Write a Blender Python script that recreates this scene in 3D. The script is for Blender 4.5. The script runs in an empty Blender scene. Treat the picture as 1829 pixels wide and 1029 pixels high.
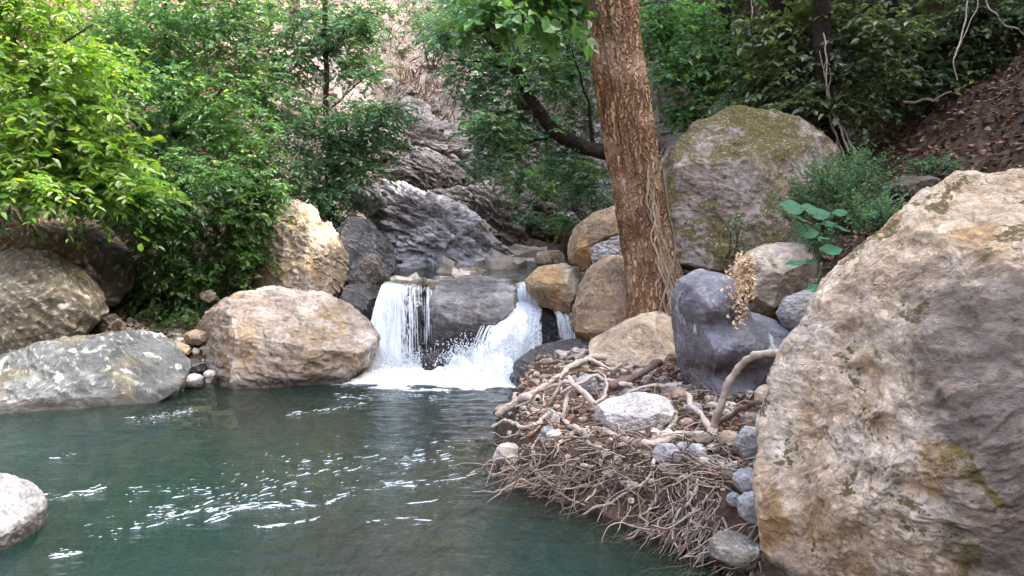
import bpy, math, random
import numpy as np
from mathutils import Vector

# ------------------------------------------------------------------ camera, sky, sun, exposure
W, H, F = 1829.0, 1029.0, 1435.0
CAMZ, HORIZ = 1.7, 400.0
PITCH = math.atan((H / 2 - HORIZ) / F)
scene = bpy.context.scene
COL = scene.collection
cam = bpy.data.objects.new("camera", bpy.data.cameras.new("camera"))
COL.objects.link(cam)
cam.location = (0, 0, CAMZ)
cam.rotation_euler = (math.pi / 2 - PITCH, 0, 0)
cam.data.sensor_width = 36
cam.data.lens = F / W * 36
cam.data.clip_end = 500
cam.data.clip_start = 0.05
scene.camera = cam

SUN_EL, SUN_AZ = math.radians(40.5), math.radians(97)      # azimuth clockwise from +Y: sun over the right-hand hill
world = bpy.data.worlds.new("World"); scene.world = world
world.use_nodes = True
wn = world.node_tree
bg = wn.nodes["Background"]
sky = wn.nodes.new("ShaderNodeTexSky")
sky.sky_type = 'NISHITA'; sky.sun_disc = False
sky.sun_elevation = SUN_EL; sky.sun_rotation = SUN_AZ
sky.air_density = 0.7; sky.dust_density = 8.0; sky.ozone_density = 0.0
wn.links.new(sky.outputs[0], bg.inputs[0]); bg.inputs[1].default_value = 0.15
sl = bpy.data.lights.new("sun", 'SUN'); sl.energy = 2.3; sl.angle = math.radians(0.6); sl.color = (1, .93, .80)
so = bpy.data.objects.new("sun", sl); COL.objects.link(so)
sd = Vector((math.sin(SUN_AZ) * math.cos(SUN_EL), math.cos(SUN_AZ) * math.cos(SUN_EL), math.sin(SUN_EL)))
so.rotation_euler = sd.to_track_quat('Z', 'Y').to_euler(); so.location = sd * 40
vs = scene.view_settings
vs.view_transform = 'Standard'; vs.look = 'None'; vs.gamma = 1.0; vs.use_curve_mapping = False
vs.exposure = 4.0
scene.cycles.max_bounces = 7; scene.cycles.transparent_max_bounces = 24
scene.cycles.diffuse_bounces = 4; scene.cycles.glossy_bounces = 3
scene.cycles.use_denoising = True
scene.cycles.sample_clamp_indirect = 6

# ------------------------------------------------------------------ helpers
def P(x, y, Y):
    """Point at forward distance Y that the photo shows at pixel x, y."""
    u = (x - W / 2) / F; v = (y - H / 2) / F
    cp, sp = math.cos(PITCH), math.sin(PITCH)
    d = np.array([u, cp - v * sp, -sp - v * cp])
    return np.array([0, 0, CAMZ]) + d * (Y / d[1])

def ground0(x, y, z=0.0):
    a = P(x, y, 1.0) - np.array([0, 0, CAMZ])
    t = (z - CAMZ) / a[2]
    return np.array([0, 0, CAMZ]) + a * t

def _hash(ix, iy, iz, s):
    h = (ix.astype(np.uint32) * np.uint32(374761393) + iy.astype(np.uint32) * np.uint32(668265263)
         + iz.astype(np.uint32) * np.uint32(2147483647) + np.uint32((s * 974634777) & 0xffffffff))
    h = (h ^ (h >> np.uint32(13))) * np.uint32(1274126177)
    h = h ^ (h >> np.uint32(16))
    h = h * np.uint32(2246822519); h = h ^ (h >> np.uint32(15))
    return h

def noise(p, s=0):
    """Gradient noise, about -1..1; p is n x 3."""
    i = np.floor(p).astype(np.int64); f = p - i
    u = f * f * f * (f * (f * 6 - 15) + 10)
    out = 0
    for dx in (0, 1):
        wx = u[:, 0] if dx else 1 - u[:, 0]
        for dy in (0, 1):
            wy = u[:, 1] if dy else 1 - u[:, 1]
            for dz in (0, 1):
                wz = u[:, 2] if dz else 1 - u[:, 2]
                h = _hash(i[:, 0] + dx, i[:, 1] + dy, i[:, 2] + dz, s)
                gx = (h & np.uint32(1023)).astype(float) / 511.5 - 1
                gy = ((h >> np.uint32(10)) & np.uint32(1023)).astype(float) / 511.5 - 1
                gz = ((h >> np.uint32(20)) & np.uint32(1023)).astype(float) / 511.5 - 1
                out = out + wx * wy * wz * (gx * (f[:, 0] - dx) + gy * (f[:, 1] - dy) + gz * (f[:, 2] - dz))
    return out * 1.4

def fbm(p, s=0, o=5, g=.5):
    a, r = 1.0, 0
    for k in range(o):
        r = r + a * noise(p, s + k); p = p * 2.03 + 11.7; a *= g
    return r

def ridged(p, s=0, o=4, g=.5):
    a, r = 1.0, 0
    for k in range(o):
        r = r + a * (1 - 2 * np.abs(noise(p, s + k))); p = p * 2.03 + 5.1; a *= g
    return r

def ss(a, b, x):
    t = np.clip((x - a) / (b - a), 0, 1); return t * t * (3 - 2 * t)

def mesh_np(name, v, q, mat=None, parent=None, smooth=True, mi=None, attrs=None):
    """One mesh object from vertex and face arrays (all faces the same size)."""
    v = np.asarray(v, np.float32); q = np.asarray(q, np.int32)
    k = q.shape[1]; me = bpy.data.meshes.new(name)
    me.vertices.add(len(v)); me.vertices.foreach_set("co", v.ravel())
    me.loops.add(q.size); me.loops.foreach_set("vertex_index", q.ravel())
    me.polygons.add(len(q))
    me.polygons.foreach_set("loop_start", np.arange(0, q.size, k, dtype=np.int32))
    me.polygons.foreach_set("loop_total", np.full(len(q), k, np.int32))
    me.polygons.foreach_set("use_smooth", np.full(len(q), smooth))
    for m in (mat if isinstance(mat, (list, tuple)) else [mat]):
        if m: me.materials.append(m)
    if mi is not None: me.polygons.foreach_set("material_index", np.asarray(mi, np.int32))
    for an, av in (attrs or {}).items():
        at = me.attributes.new(an, 'FLOAT', 'POINT'); at.data.foreach_set("value", np.asarray(av, np.float32))
    me.update(calc_edges=True); me.validate()
    o = bpy.data.objects.new(name, me); COL.objects.link(o)
    if parent: o.parent = parent
    return o

def recenter(o, c):
    """Move the origin of a top-level mesh to c without moving the mesh."""
    n = len(o.data.vertices); a = np.empty(n * 3, np.float32)
    o.data.vertices.foreach_get("co", a); a = a.reshape(-1, 3) - np.asarray(c, np.float32)
    o.data.vertices.foreach_set("co", a.ravel()); o.data.update(); o.location = tuple(float(t) for t in c)

def tag(o, label=None, cat=None, group=None, kind=None):
    if label: o["label"] = label
    if cat: o["category"] = cat
    if group: o["group"] = group
    if kind: o["kind"] = kind
    return o

def empty(name, loc, label, cat, group=None):
    o = bpy.data.objects.new(name, None); COL.objects.link(o); o.location = tuple(float(t) for t in loc)
    o.empty_display_size = .2
    return tag(o, label, cat, group)

def keep_at(o, root):
    """Parent o to root where its mesh already is in world coordinates: shift the mesh into root space."""
    recenter(o, root.location); o.location = (0, 0, 0); o.parent = root
    return o

def spline(pts, n):
    p = np.asarray(pts, float)
    if len(p) == 2: return p[0] + (p[1] - p[0]) * np.linspace(0, 1, n)[:, None]
    e = np.vstack([2 * p[0] - p[1], p, 2 * p[-1] - p[-2]])
    t = np.linspace(0, len(p) - 1 - 1e-6, n); i = t.astype(int); f = (t - i)[:, None]
    a, b, c, d = e[i], e[i + 1], e[i + 2], e[i + 3]
    return .5 * (2 * b + (c - a) * f + (2 * a - 5 * b + 4 * c - d) * f * f + (3 * b - a - 3 * c + d) * f ** 3)

def tube(pts, rad, sides=6, rough=0., seed=0):
    p = np.asarray(pts, float); n = len(p); rad = np.broadcast_to(np.asarray(rad, float), (n,))
    t = np.gradient(p, axis=0); t /= np.linalg.norm(t, axis=1)[:, None] + 1e-9
    ref = np.array([0, 0, 1.]) if abs(t[:, 2]).mean() < .7 else np.array([1., 0, 0])
    a = np.cross(t, ref); a /= np.linalg.norm(a, axis=1)[:, None] + 1e-9; b = np.cross(t, a)
    th = np.linspace(0, 2 * np.pi, sides, endpoint=False)
    ring = a[:, None] * np.cos(th)[None, :, None] + b[:, None] * np.sin(th)[None, :, None]
    r = rad[:, None] * np.ones(sides)
    v = p[:, None] + ring * r[..., None]
    if rough:
        nz = noise(v.reshape(-1, 3) / max(rad.max() * 1.5, 1e-3), seed).reshape(n, sides)
        v = p[:, None] + ring * (r * (1 + rough * nz))[..., None]
    i = np.arange(n - 1)[:, None] * sides; j = np.arange(sides)[None]; j2 = (j + 1) % sides
    q = np.stack([i + j, i + j2, i + sides + j2, i + sides + j], -1).reshape(-1, 4)
    return v.reshape(-1, 3), q

class MB:
    """Collects vertex and quad arrays for one mesh."""
    def __init__(s): s.v, s.q, s.m, s.n = [], [], [], 0
    def add(s, v, q, m=0):
        s.v.append(v); s.q.append(np.asarray(q) + s.n); s.m.append(np.full(len(q), m)); s.n += len(v)
    def build(s, name, mat, parent=None, smooth=True):
        return mesh_np(name, np.vstack(s.v), np.vstack(s.q), mat, parent, smooth, np.concatenate(s.m))

# ------------------------------------------------------------------ materials
class NT:
    def __init__(s, name):
        s.m = bpy.data.materials.new(name); s.m.use_nodes = True; s.t = s.m.node_tree
        s.t.nodes.clear(); s.out = s.n('OutputMaterial')
    def n(s, kind, ins=None, **pr):
        nd = s.t.nodes.new('ShaderNode' + kind)
        for k, v in pr.items(): setattr(nd, k, v)
        for k, v in (ins or {}).items(): s.set(nd.inputs[k], v)
        return nd
    def set(s, sock, v):
        if isinstance(v, bpy.types.Node): v = v.outputs[0]
        if isinstance(v, bpy.types.NodeSocket): s.t.links.new(v, sock)
        else:
            if isinstance(v, (tuple, list)) and len(v) == 3 and sock.type == 'RGBA': v = (*v, 1)
            sock.default_value = v
    def math(s, op, a, b=0.0, c=0.0):
        return s.n('Math', {0: a, 1: b, 2: c}, operation=op).outputs[0]
    def noise(s, vec, scale, detail=6, rough=.55, dist=0.):
        return s.n('TexNoise', {'Vector': vec, 'Scale': scale, 'Detail': detail, 'Roughness': rough, 'Distortion': dist}).outputs[0]
    def mix(s, f, a, b, blend='MIX'):
        nd = s.n('Mix', data_type='RGBA', blend_type=blend)
        s.set(nd.inputs[0], f); s.set(nd.inputs[6], a); s.set(nd.inputs[7], b)
        return nd.outputs[2]
    def step(s, x, a, b):
        return s.n('MapRange', {'Value': x, 'From Min': a, 'From Max': b}, interpolation_type='SMOOTHSTEP').outputs[0]
    def ramp(s, x, stops):
        nd = s.n('ValToRGB', {0: x}); el = nd.color_ramp.elements
        while len(el) < len(stops): el.new(.5)
        for e, (p, c) in zip(el, stops): e.position = p; e.color = (*c, 1)
        return nd.outputs[0]

MOSS = (.075, .068, .012)
def rock_mat(name, a, b, c, dark=(.03, .028, .025), sc=1.0, tilt=(.3, .5, 0), streak=.5, moss=0., lichen=0., veins=0.,
             bump=.6, rough=.82, wetline=True, patch=.35, warm=None, side=None, speck=.25, edge=.5, wet=.13, stb=.8):
    t = NT(name)
    tc = t.n('TexCoord').outputs['Object']
    rnd = t.n('ObjectInfo').outputs['Random']
    off = t.n('VectorMath', {0: tc, 1: t.n('CombineXYZ', {0: t.math('MULTIPLY', rnd, 37.), 1: t.math('MULTIPLY', rnd, 91.), 2: rnd})}, operation='ADD').outputs[0]
    pos = t.n('NewGeometry')
    big = t.noise(off, 1.3 * sc, 7, .6, .6)
    col = t.ramp(big, [(.32, a), (.5, b), (.68, c)])
    mp = t.n('Mapping', {'Vector': off, 'Rotation': tilt, 'Scale': (1., 1., 7.)}).outputs[0]
    st = t.noise(mp, 2.2 * sc, 9, .62, .9)
    fine = t.noise(off, 14 * sc, 10, .65, .3)
    mid = t.noise(off, 4.5 * sc, 8, .6, .8)
    col = t.mix(streak, col, t.ramp(st, [(.3, (.35, .34, .33)), (.5, (.95, .95, .95)), (.7, (1.5, 1.48, 1.45))]), 'MULTIPLY')
    if warm: col = t.mix(t.step(t.noise(off, 2.1 * sc, 5, .5, .4), .5, .66), col, warm)
    col = t.mix(t.math('MULTIPLY', t.step(mid, .52, .66), patch), col, dark)
    col = t.mix(speck, col, t.ramp(fine, [(.3, (.3, .3, .3)), (.5, (1, 1, 1)), (.72, (2.0, 2.0, 2.0))]), 'MULTIPLY')
    wv = t.n('VectorMath', {0: off, 1: t.n('VectorMath', {0: t.n('TexNoise', {'Vector': off, 'Scale': 2.5 * sc, 'Detail': 4.}).outputs[1], 1: (.8, .8, .8)}, operation='MULTIPLY')}, operation='ADD').outputs[0]
    pit = t.noise(wv, 7 * sc, 12, .72, .2)
    crack = t.step(t.math('ABSOLUTE', t.math('SUBTRACT', t.noise(wv, 1.5 * sc, 5, .6), .5)), 0., .018)
    crack = t.math('MAXIMUM', crack, t.step(mid, .45, .55))
    col = t.mix(.75, col, t.ramp(pit, [(.30, (.16, .15, .14)), (.43, (.72, .71, .70)), (.55, (1.08, 1.08, 1.08)), (.70, (1.9, 1.9, 1.9))]), 'MULTIPLY')
    col = t.mix(t.math('MULTIPLY', t.math('SUBTRACT', 1., crack), .5), col, dark)
    if edge:      # paler colour on the ridges, darker in the hollows of the surface
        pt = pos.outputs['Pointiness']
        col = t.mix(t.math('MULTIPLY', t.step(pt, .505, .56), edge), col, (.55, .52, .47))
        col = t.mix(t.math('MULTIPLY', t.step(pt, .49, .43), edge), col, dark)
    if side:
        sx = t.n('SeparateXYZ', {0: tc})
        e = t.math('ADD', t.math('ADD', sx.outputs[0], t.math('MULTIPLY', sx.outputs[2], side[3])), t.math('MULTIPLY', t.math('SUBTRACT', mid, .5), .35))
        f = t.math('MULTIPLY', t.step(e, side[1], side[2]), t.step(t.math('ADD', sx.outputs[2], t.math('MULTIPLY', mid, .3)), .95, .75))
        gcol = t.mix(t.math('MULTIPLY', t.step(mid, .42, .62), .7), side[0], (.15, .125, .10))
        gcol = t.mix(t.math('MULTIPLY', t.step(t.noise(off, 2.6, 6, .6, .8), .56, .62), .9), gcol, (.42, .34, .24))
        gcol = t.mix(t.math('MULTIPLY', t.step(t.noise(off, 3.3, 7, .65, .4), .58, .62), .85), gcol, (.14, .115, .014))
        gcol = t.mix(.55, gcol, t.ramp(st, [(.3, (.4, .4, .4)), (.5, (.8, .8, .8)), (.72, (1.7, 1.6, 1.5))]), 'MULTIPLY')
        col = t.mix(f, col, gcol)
    if veins:
        w = t.n('TexWave', {'Vector': off, 'Scale': 1.2 * sc, 'Distortion': 9., 'Detail': 4., 'Detail Scale': 1.4}).outputs[1]
        col = t.mix(t.math('MULTIPLY', t.step(t.math('MULTIPLY', w, mid), .53, .60), veins), col, (.6, .58, .54))
    if lichen:
        l = t.step(t.noise(off, 3.4 * sc, 4, .5, .3), .66 - .1 * lichen, .7 - .1 * lichen)
        l = t.math('MULTIPLY', l, t.step(fine, .35, .55))
        col = t.mix(t.math('MULTIPLY', l, .8), col, (.52, .53, .50))
    if moss:
        nz = t.n('SeparateXYZ', {0: pos.outputs['Normal']}).outputs[2]
        mf = t.math('ADD', t.noise(off, 1.9 * sc, 9, .66, .5), t.math('MULTIPLY', nz, .16))
        mf = t.step(mf, .725 - .18 * moss, .755 - .18 * moss)
        mf = t.math('MULTIPLY', mf, t.step(t.noise(off, 40, 3), .3, .5))
        mc = t.mix(t.noise(off, 9, 4), (.045, .038, .005), (.125, .10, .014))
        col = t.mix(t.math('MULTIPLY', mf, .9), col, mc)
    r = rough
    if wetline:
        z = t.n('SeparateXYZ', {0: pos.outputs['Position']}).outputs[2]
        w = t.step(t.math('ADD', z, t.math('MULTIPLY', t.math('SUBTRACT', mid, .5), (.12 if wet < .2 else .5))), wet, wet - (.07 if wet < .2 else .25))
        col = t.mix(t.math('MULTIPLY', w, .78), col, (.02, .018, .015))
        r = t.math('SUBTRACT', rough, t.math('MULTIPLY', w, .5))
    hgt = t.math('ADD', t.math('MULTIPLY', st, stb), t.math('ADD', t.math('MULTIPLY', fine, .55), t.math('ADD', t.math('MULTIPLY', mid, .7), t.math('ADD', t.math('MULTIPLY', pit, 1.9), t.math('MULTIPLY', crack, .12)))))
    bp = t.n('Bump', {'Height': hgt, 'Strength': bump, 'Distance': .05 / sc})
    pb = t.n('BsdfPrincipled', {'Base Color': col, 'Roughness': r, 'Normal': bp, 'Specular IOR Level': .35})
    t.set(t.out.inputs[0], pb)
    return t.m

def leaf_mat(name, lo, hi, trans=.35, gloss=.38, under=(1.3, 1.4, 1.3)):
    t = NT(name)
    g = t.n('NewGeometry'); r = g.outputs['Random Per Island']
    col = t.mix(r, lo, hi)
    col = t.mix(t.step(r, .93, 1.), col, (hi[0] * 2.2, hi[1] * 1.4, hi[2] * .7))
    big = t.noise(t.n('TexCoord').outputs['Object'], 1.6, 3)
    col = t.mix(t.math('MULTIPLY', t.step(big, .4, .65), .55), col, (hi[0] * .8, hi[1] * .95, hi[2] * 1.5))
    col = t.mix(1., col, t.ramp(t.noise(t.n('TexCoord').outputs['Object'], 1.1, 5, .6), [(.32, (.5, .55, .6)), (.5, (1, 1, 1)), (.68, (1.55, 1.5, 1.4))]), 'MULTIPLY')
    col = t.mix(g.outputs['Backfacing'], col, t.mix(1., col, under, 'MULTIPLY'))
    pb = t.n('BsdfPrincipled', {'Base Color': col, 'Roughness': gloss, 'Specular IOR Level': .55})
    tr = t.n('BsdfTranslucent', {0: t.mix(1., col, (1.9, 1.9, .9), 'MULTIPLY')})
    t.set(t.out.inputs[0], t.n('MixShader', {0: trans, 1: pb, 2: tr}))
    return t.m

def bark_mat(name, a, b, dark, sc=1., stretch=9., bump=1.0):
    t = NT(name)
    tc = t.n('TexCoord').outputs['Object']
    mp = t.n('Mapping', {'Vector': tc, 'Scale': (stretch, stretch, .24)}).outputs[0]
    n1 = t.noise(mp, 2.6 * sc, 9, .65, 1.0)
    vo = t.n('TexVoronoi', {'Vector': t.n('VectorMath', {0: mp, 1: t.n('TexNoise', {'Vector': tc, 'Scale': 9 * sc}).outputs[1]}, operation='ADD').outputs[0], 'Scale': 2.6 * sc}, feature='DISTANCE_TO_EDGE').outputs[0]
    fur = t.step(vo, .02, .3)
    col = t.ramp(n1, [(.3, dark), (.46, a), (.66, b)])
    col = t.mix(t.math('SUBTRACT', 1., fur), col, dark)
    big = t.noise(tc, 2.2, 4)
    col = t.mix(t.math('MULTIPLY', t.step(big, .5, .7), .5), col, (b[0] * 1.15, b[1] * 1.2, b[2] * 1.3))
    fine = t.noise(tc, 45 * sc, 6, .7)
    col = t.mix(.35, col, t.ramp(fine, [(.3, (.4, .4, .4)), (.7, (1.6, 1.6, 1.6))]), 'MULTIPLY')
    h = t.math('ADD', fur, t.math('ADD', n1, t.math('MULTIPLY', fine, .4)))
    bp = t.n('Bump', {'Height': h, 'Strength': bump, 'Distance': .03})
    t.set(t.out.inputs[0], t.n('BsdfPrincipled', {'Base Color': col, 'Roughness': .9, 'Normal': bp, 'Specular IOR Level': .2}))
    return t.m

def plain_mat(name, lo, hi, rough=.85, scale=20., trans=0.):
    t = NT(name)
    g = t.n('NewGeometry')
    n1 = t.noise(t.n('TexCoord').outputs['Object'], scale, 6, .6)
    col = t.mix(g.outputs['Random Per Island'], lo, hi)
    col = t.mix(.5, col, t.ramp(n1, [(.3, (.45, .43, .4)), (.7, (1.5, 1.5, 1.5))]), 'MULTIPLY')
    bp = t.n('Bump', {'Height': n1, 'Strength': .5, 'Distance': .01})
    sh = t.n('BsdfPrincipled', {'Base Color': col, 'Roughness': rough, 'Normal': bp, 'Specular IOR Level': .3})
    if trans: sh = t.n('MixShader', {0: trans, 1: sh, 2: t.n('BsdfTranslucent', {0: col})})
    t.set(t.out.inputs[0], sh)
    return t.m

M = {}
M['tan'] = rock_mat('tan_rock', (.20, .145, .09), (.36, .275, .18), (.46, .39, .30), patch=.3, tilt=(.4, .9, 0), warm=(.36, .24, .11))
M['tan_grey'] = rock_mat('tan_grey_rock', (.19, .155, .12), (.32, .265, .21), (.48, .445, .41), patch=.5, tilt=(.2, .45, 0), streak=.65, warm=(.27, .20, .12))
M['slate'] = rock_mat('slate_rock', (.052, .062, .064), (.092, .105, .108), (.15, .165, .172), lichen=.45, patch=.3, streak=.45, tilt=(.2, .2, 0), warm=(.15, .14, .09))
M['olive'] = rock_mat('olive_rock', (.075, .065, .045), (.13, .115, .085), (.19, .18, .15), lichen=.3, veins=.08, stb=.4, warm=(.20, .14, .06), tilt=(0, -.25, 0))
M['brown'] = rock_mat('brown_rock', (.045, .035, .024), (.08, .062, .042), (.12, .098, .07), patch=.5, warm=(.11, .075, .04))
M['ochre'] = rock_mat('ochre_rock', (.17, .13, .085), (.25, .205, .145), (.31, .30, .29), patch=.4, tilt=(.5, 1.2, 0), warm=(.28, .20, .10), streak=.6)
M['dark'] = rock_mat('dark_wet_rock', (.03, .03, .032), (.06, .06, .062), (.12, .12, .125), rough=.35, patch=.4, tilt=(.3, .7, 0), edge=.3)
M['fall'] = rock_mat('waterworn_rock', (.08, .075, .075), (.17, .165, .165), (.30, .30, .31), rough=.45, patch=.45, tilt=(.1, .45, 0), streak=.75, edge=.4, wet=.72)  # high wet band; its dark also paints the shadow on the lower half
M['strata'] = rock_mat('striated_rock', (.21, .20, .205), (.42, .41, .43), (.62, .61, .64), patch=.42, tilt=(.5, .75, .2), streak=.85, sc=1.1, bump=1.0)
M['cliff'] = rock_mat('cliff_rock', (.08, .06, .048), (.15, .12, .10), (.24, .20, .18), patch=.55, tilt=(.4, .6, .2), streak=.75, bump=1.0)
M['mossy'] = rock_mat('mossy_rock', (.19, .152, .128), (.285, .24, .21), (.38, .335, .30), moss=1.10, patch=.35, streak=.35, veins=.25, warm=(.20, .155, .095))
M['blue'] = rock_mat('blue_grey_rock', (.11, .115, .135), (.165, .17, .195), (.24, .245, .28), patch=.3, streak=.3, lichen=.2)
M['beige'] = rock_mat('beige_rock', (.32, .245, .165), (.43, .35, .25), (.50, .44, .36), patch=.2, streak=.4)
M['striped'] = rock_mat('striped_rock', (.16, .16, .15), (.38, .37, .35), (.52, .52, .50), streak=.95, tilt=(.1, -.3, 0), sc=3.2, patch=.2)
M['white'] = rock_mat('white_stone', (.30, .29, .28), (.44, .43, .41), (.56, .56, .55), streak=.5, patch=.2, tilt=(.3, .2, 0), sc=2.2, speck=.2)
M['pinkscree'] = rock_mat('crag_rock', (.17, .13, .11), (.34, .28, .245), (.50, .44, .40), patch=.4, streak=.8, tilt=(.4, .7, .2), bump=1.)
M['bluestone'] = rock_mat('blue_stone', (.16, .18, .19), (.25, .275, .29), (.37, .385, .39), streak=.3, patch=.2, sc=3, lichen=.3)
M['pinkstone'] = rock_mat('rusty_stone', (.22, .13, .09), (.33, .22, .16), (.42, .32, .25), streak=.4, patch=.2, sc=3)
M['pale'] = rock_mat('pale_grey_rock', (.20, .205, .215), (.31, .315, .33), (.46, .465, .475), streak=.5, patch=.3, sc=2.2)
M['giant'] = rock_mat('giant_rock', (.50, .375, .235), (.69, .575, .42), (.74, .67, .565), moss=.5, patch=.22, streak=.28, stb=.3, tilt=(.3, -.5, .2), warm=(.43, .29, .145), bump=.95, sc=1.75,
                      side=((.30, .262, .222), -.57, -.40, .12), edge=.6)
M['bark'] = bark_mat('bark', (.36, .22, .125), (.54, .375, .24), (.15, .085, .048), stretch=8.)
M['bark_dark'] = bark_mat('dark_bark', (.05, .038, .026), (.09, .07, .05), (.015, .012, .008), sc=2)
M['bark_thin'] = bark_mat('thin_bark', (.13, .09, .05), (.22, .16, .10), (.04, .028, .016), sc=3)
M['root'] = plain_mat('root_wood', (.22, .18, .145), (.47, .41, .35), .85, 26)
M['root_mid'] = plain_mat('bark_root', (.16, .12, .085), (.34, .27, .20), .85, 25)
M['root_thin'] = plain_mat('fine_root', (.035, .026, .02), (.36, .295, .24), .85, 20)
M['root_dark'] = plain_mat('dark_root', (.09, .065, .055), (.16, .12, .10), .85, 14)
M['leaf_sun'] = leaf_mat('leaf_yellow_green', (.042, .108, .014), (.135, .215, .030), .45)
M['leaf_mid'] = leaf_mat('leaf_green', (.030, .088, .026), (.098, .19, .065), .36)
M['leaf_blue'] = leaf_mat('leaf_blue_green', (.030, .082, .036), (.092, .175, .080), .3)
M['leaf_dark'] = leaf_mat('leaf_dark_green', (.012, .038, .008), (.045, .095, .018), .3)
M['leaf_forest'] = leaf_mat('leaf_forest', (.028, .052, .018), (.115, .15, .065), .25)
M['leaf_round'] = leaf_mat('leaf_round', (.010, .075, .022), (.022, .12, .042), .2, .75)
M['dry_flower'] = plain_mat('dry_flower', (.62, .44, .27), (.82, .70, .53), .9, 30, .25)
M['dry_grass'] = plain_mat('dry_grass', (.12, .088, .062), (.34, .28, .22), .9, 5, .2)
M['litter'] = plain_mat('leaf_litter', (.07, .035, .022), (.26, .165, .11), .85, 9)
M['litter_red'] = plain_mat('leaf_litter_red', (.16, .07, .035), (.34, .19, .11), .85, 9)

# ------------------------------------------------------------------ ground
POOL = np.array([ground0(905, 703)[:2], ground0(882, 770)[:2], ground0(880, 850)[:2], ground0(965, 893)[:2], ground0(1100, 935)[:2],
                 ground0(1215, 985)[:2], ground0(1290, 1030)[:2], (1.9, 3.2), (2.4, -4), (-9, -4), (-9, 6), (-7, 8.0), (-5.2, 8.3),
                 (-3.9, 8.4), (-3.4, 8.5), (-3.0, 8.8), (-2.0, 9.0), (-1.75, 9.75), (-.6, 9.75), (0.6, 9.6), (.7, 9.1), (.1, 8.6)])
def pool_d(x, y):
    """Signed distance to the shore: positive on land."""
    p = np.stack([x, y], -1); best = np.full(x.shape, 1e9); ins = np.zeros(x.shape, bool)
    for a, b in zip(POOL, np.roll(POOL, -1, 0)):
        e = b - a; t = np.clip(((p - a) @ e) / (e @ e), 0, 1)
        best = np.minimum(best, np.hypot(*(np.moveaxis(p - a - t[..., None] * e, -1, 0))))
        c = (a[1] > y) != (b[1] > y)
        xi = a[0] + (y - a[1]) * e[0] / (e[1] if abs(e[1]) > 1e-9 else 1e-9)
        ins ^= c & (x < xi)
    return np.where(ins, -best, best)

def terr(x, y):
    x = np.asarray(x, float); y = np.asarray(y, float)
    d = pool_d(x, y); p3 = np.stack([x.ravel(), y.ravel(), 0 * x.ravel()], -1)
    n1 = fbm(p3 * .35, 3, 4).reshape(x.shape); n2 = fbm(p3 * 1.7, 9, 4).reshape(x.shape); n3 = fbm(p3 * 6.5, 21, 3).reshape(x.shape)
    rr = ridged(p3 * .55, 15, 4).reshape(x.shape)
    dp = np.maximum(d, 0)
    land = .27 * ss(0, .30, d) + (.20 - .10 * ss(-1., 0., x)) * np.minimum(dp, 2.5) + .38 * ss(1.7, 2.5, x) * ss(5.3, 6.3, y)
    rx = np.maximum(x - 2.5 + .3 * n1, 0)
    land += .78 * rx + .75 * np.maximum(x - 7, 0)
    lx = np.maximum(-5.2 - x + .4 * n1, 0); land += .62 * lx
    land += .30 * np.maximum(y - 9.5, 0) * ss(-1.8, -3.5, x)
    land += .9 * np.maximum(-8.5 - y + .5 * n1, 0) + .55 * np.maximum(-10 - x, 0)      # unseen gorge slopes added behind and at left to cut low frontal sky light
    back = np.maximum(y - 13.0 - 1.2 * ss(-.5, 2, x), 0)
    land += back * (.62 + .06 * rr)
    xc = -.85 + .28 * (y - 9.7)
    ch = np.exp(-((x - xc) / 1.0) ** 2) * ss(9.4, 9.9, y) * ss(17, 13, y)
    land = land * (1 - ch) + (.93 + .06 * np.maximum(y - 9.8, 0)) * ch
    far = ss(10, 16, y) + ss(3, 6, x) * .6 + ss(-5, -8, x)
    land += n2 * (.05 + .16 * far) + n3 * (.03 + .04 * far) + far * .35 * n1
    land = np.where(land > 16, 16 + (land - 16) * .1, land)
    bed = -(.10 + np.minimum(1.45, (.75 + 1.6 * ss(-.5, .2, x)) * np.maximum(-d, 0)))
    sho = np.exp(-(((x + .62) / .75) ** 2 + ((y - 4.0) / .75) ** 2)) + .6 * np.exp(-(((x + 2.5) / .5) ** 2 + ((y - 4.1) / .45) ** 2)) + .8 * np.exp(-(((x + 2.9) / 1.9) ** 2 + ((y - 7.3) / .8) ** 2))
    bed = bed * (1 - .72 * np.clip(sho, 0, 1)) + n2 * .08 + n3 * .03
    s = ss(-.06, .06, d)
    return bed * (1 - s) + (land + .0) * s

def hit(px, py, lift=0., y0=2.5, y1=32):
    """Where the ray through a photo pixel first meets the ground."""
    Y = np.arange(y0, y1, .02)
    a = P(px, py, 1.0) - np.array([0, 0, CAMZ])
    pts = np.array([0, 0, CAMZ]) + a[None] * Y[:, None]
    below = pts[:, 2] < terr(pts[:, 0], pts[:, 1]) + lift
    k = np.argmax(below) if below.any() else len(Y) - 1
    return pts[k]

def axis(segs):
    out = []
    for a, b, n in segs: out += list(np.linspace(a, b, n, endpoint=False))
    return np.array(out + [segs[-1][1]])
gx = axis([(-60, -26, 8), (-26, -9, 40), (-9, -4, 60), (-4, 3.5, 210), (3.5, 9, 110), (9, 26, 45), (26, 60, 8)])
gy = axis([(-40, -8, 8), (-8, 2, 25), (2, 10.5, 210), (10.5, 16, 100), (16, 34, 130), (34, 70, 12)])
X, Y = np.meshgrid(gx, gy)
Z = terr(X, Y)
nx, ny = len(gx), len(gy)
idx = np.arange(nx * ny).reshape(ny, nx)
quads = np.stack([idx[:-1, :-1], idx[:-1, 1:], idx[1:, 1:], idx[1:, :-1]], -1).reshape(-1, 4)
V = np.stack([X, Y, Z], -1).reshape(-1, 3)
scree = (ss(11, 13.5, Y) * ss(4.5, 1.5, X - .08 * (Y - 12)) * (ss(-5.6, -3.4, X + .12 * (Y - 13)))).ravel()
under = ss(.05, -.12, Z).ravel()
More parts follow.
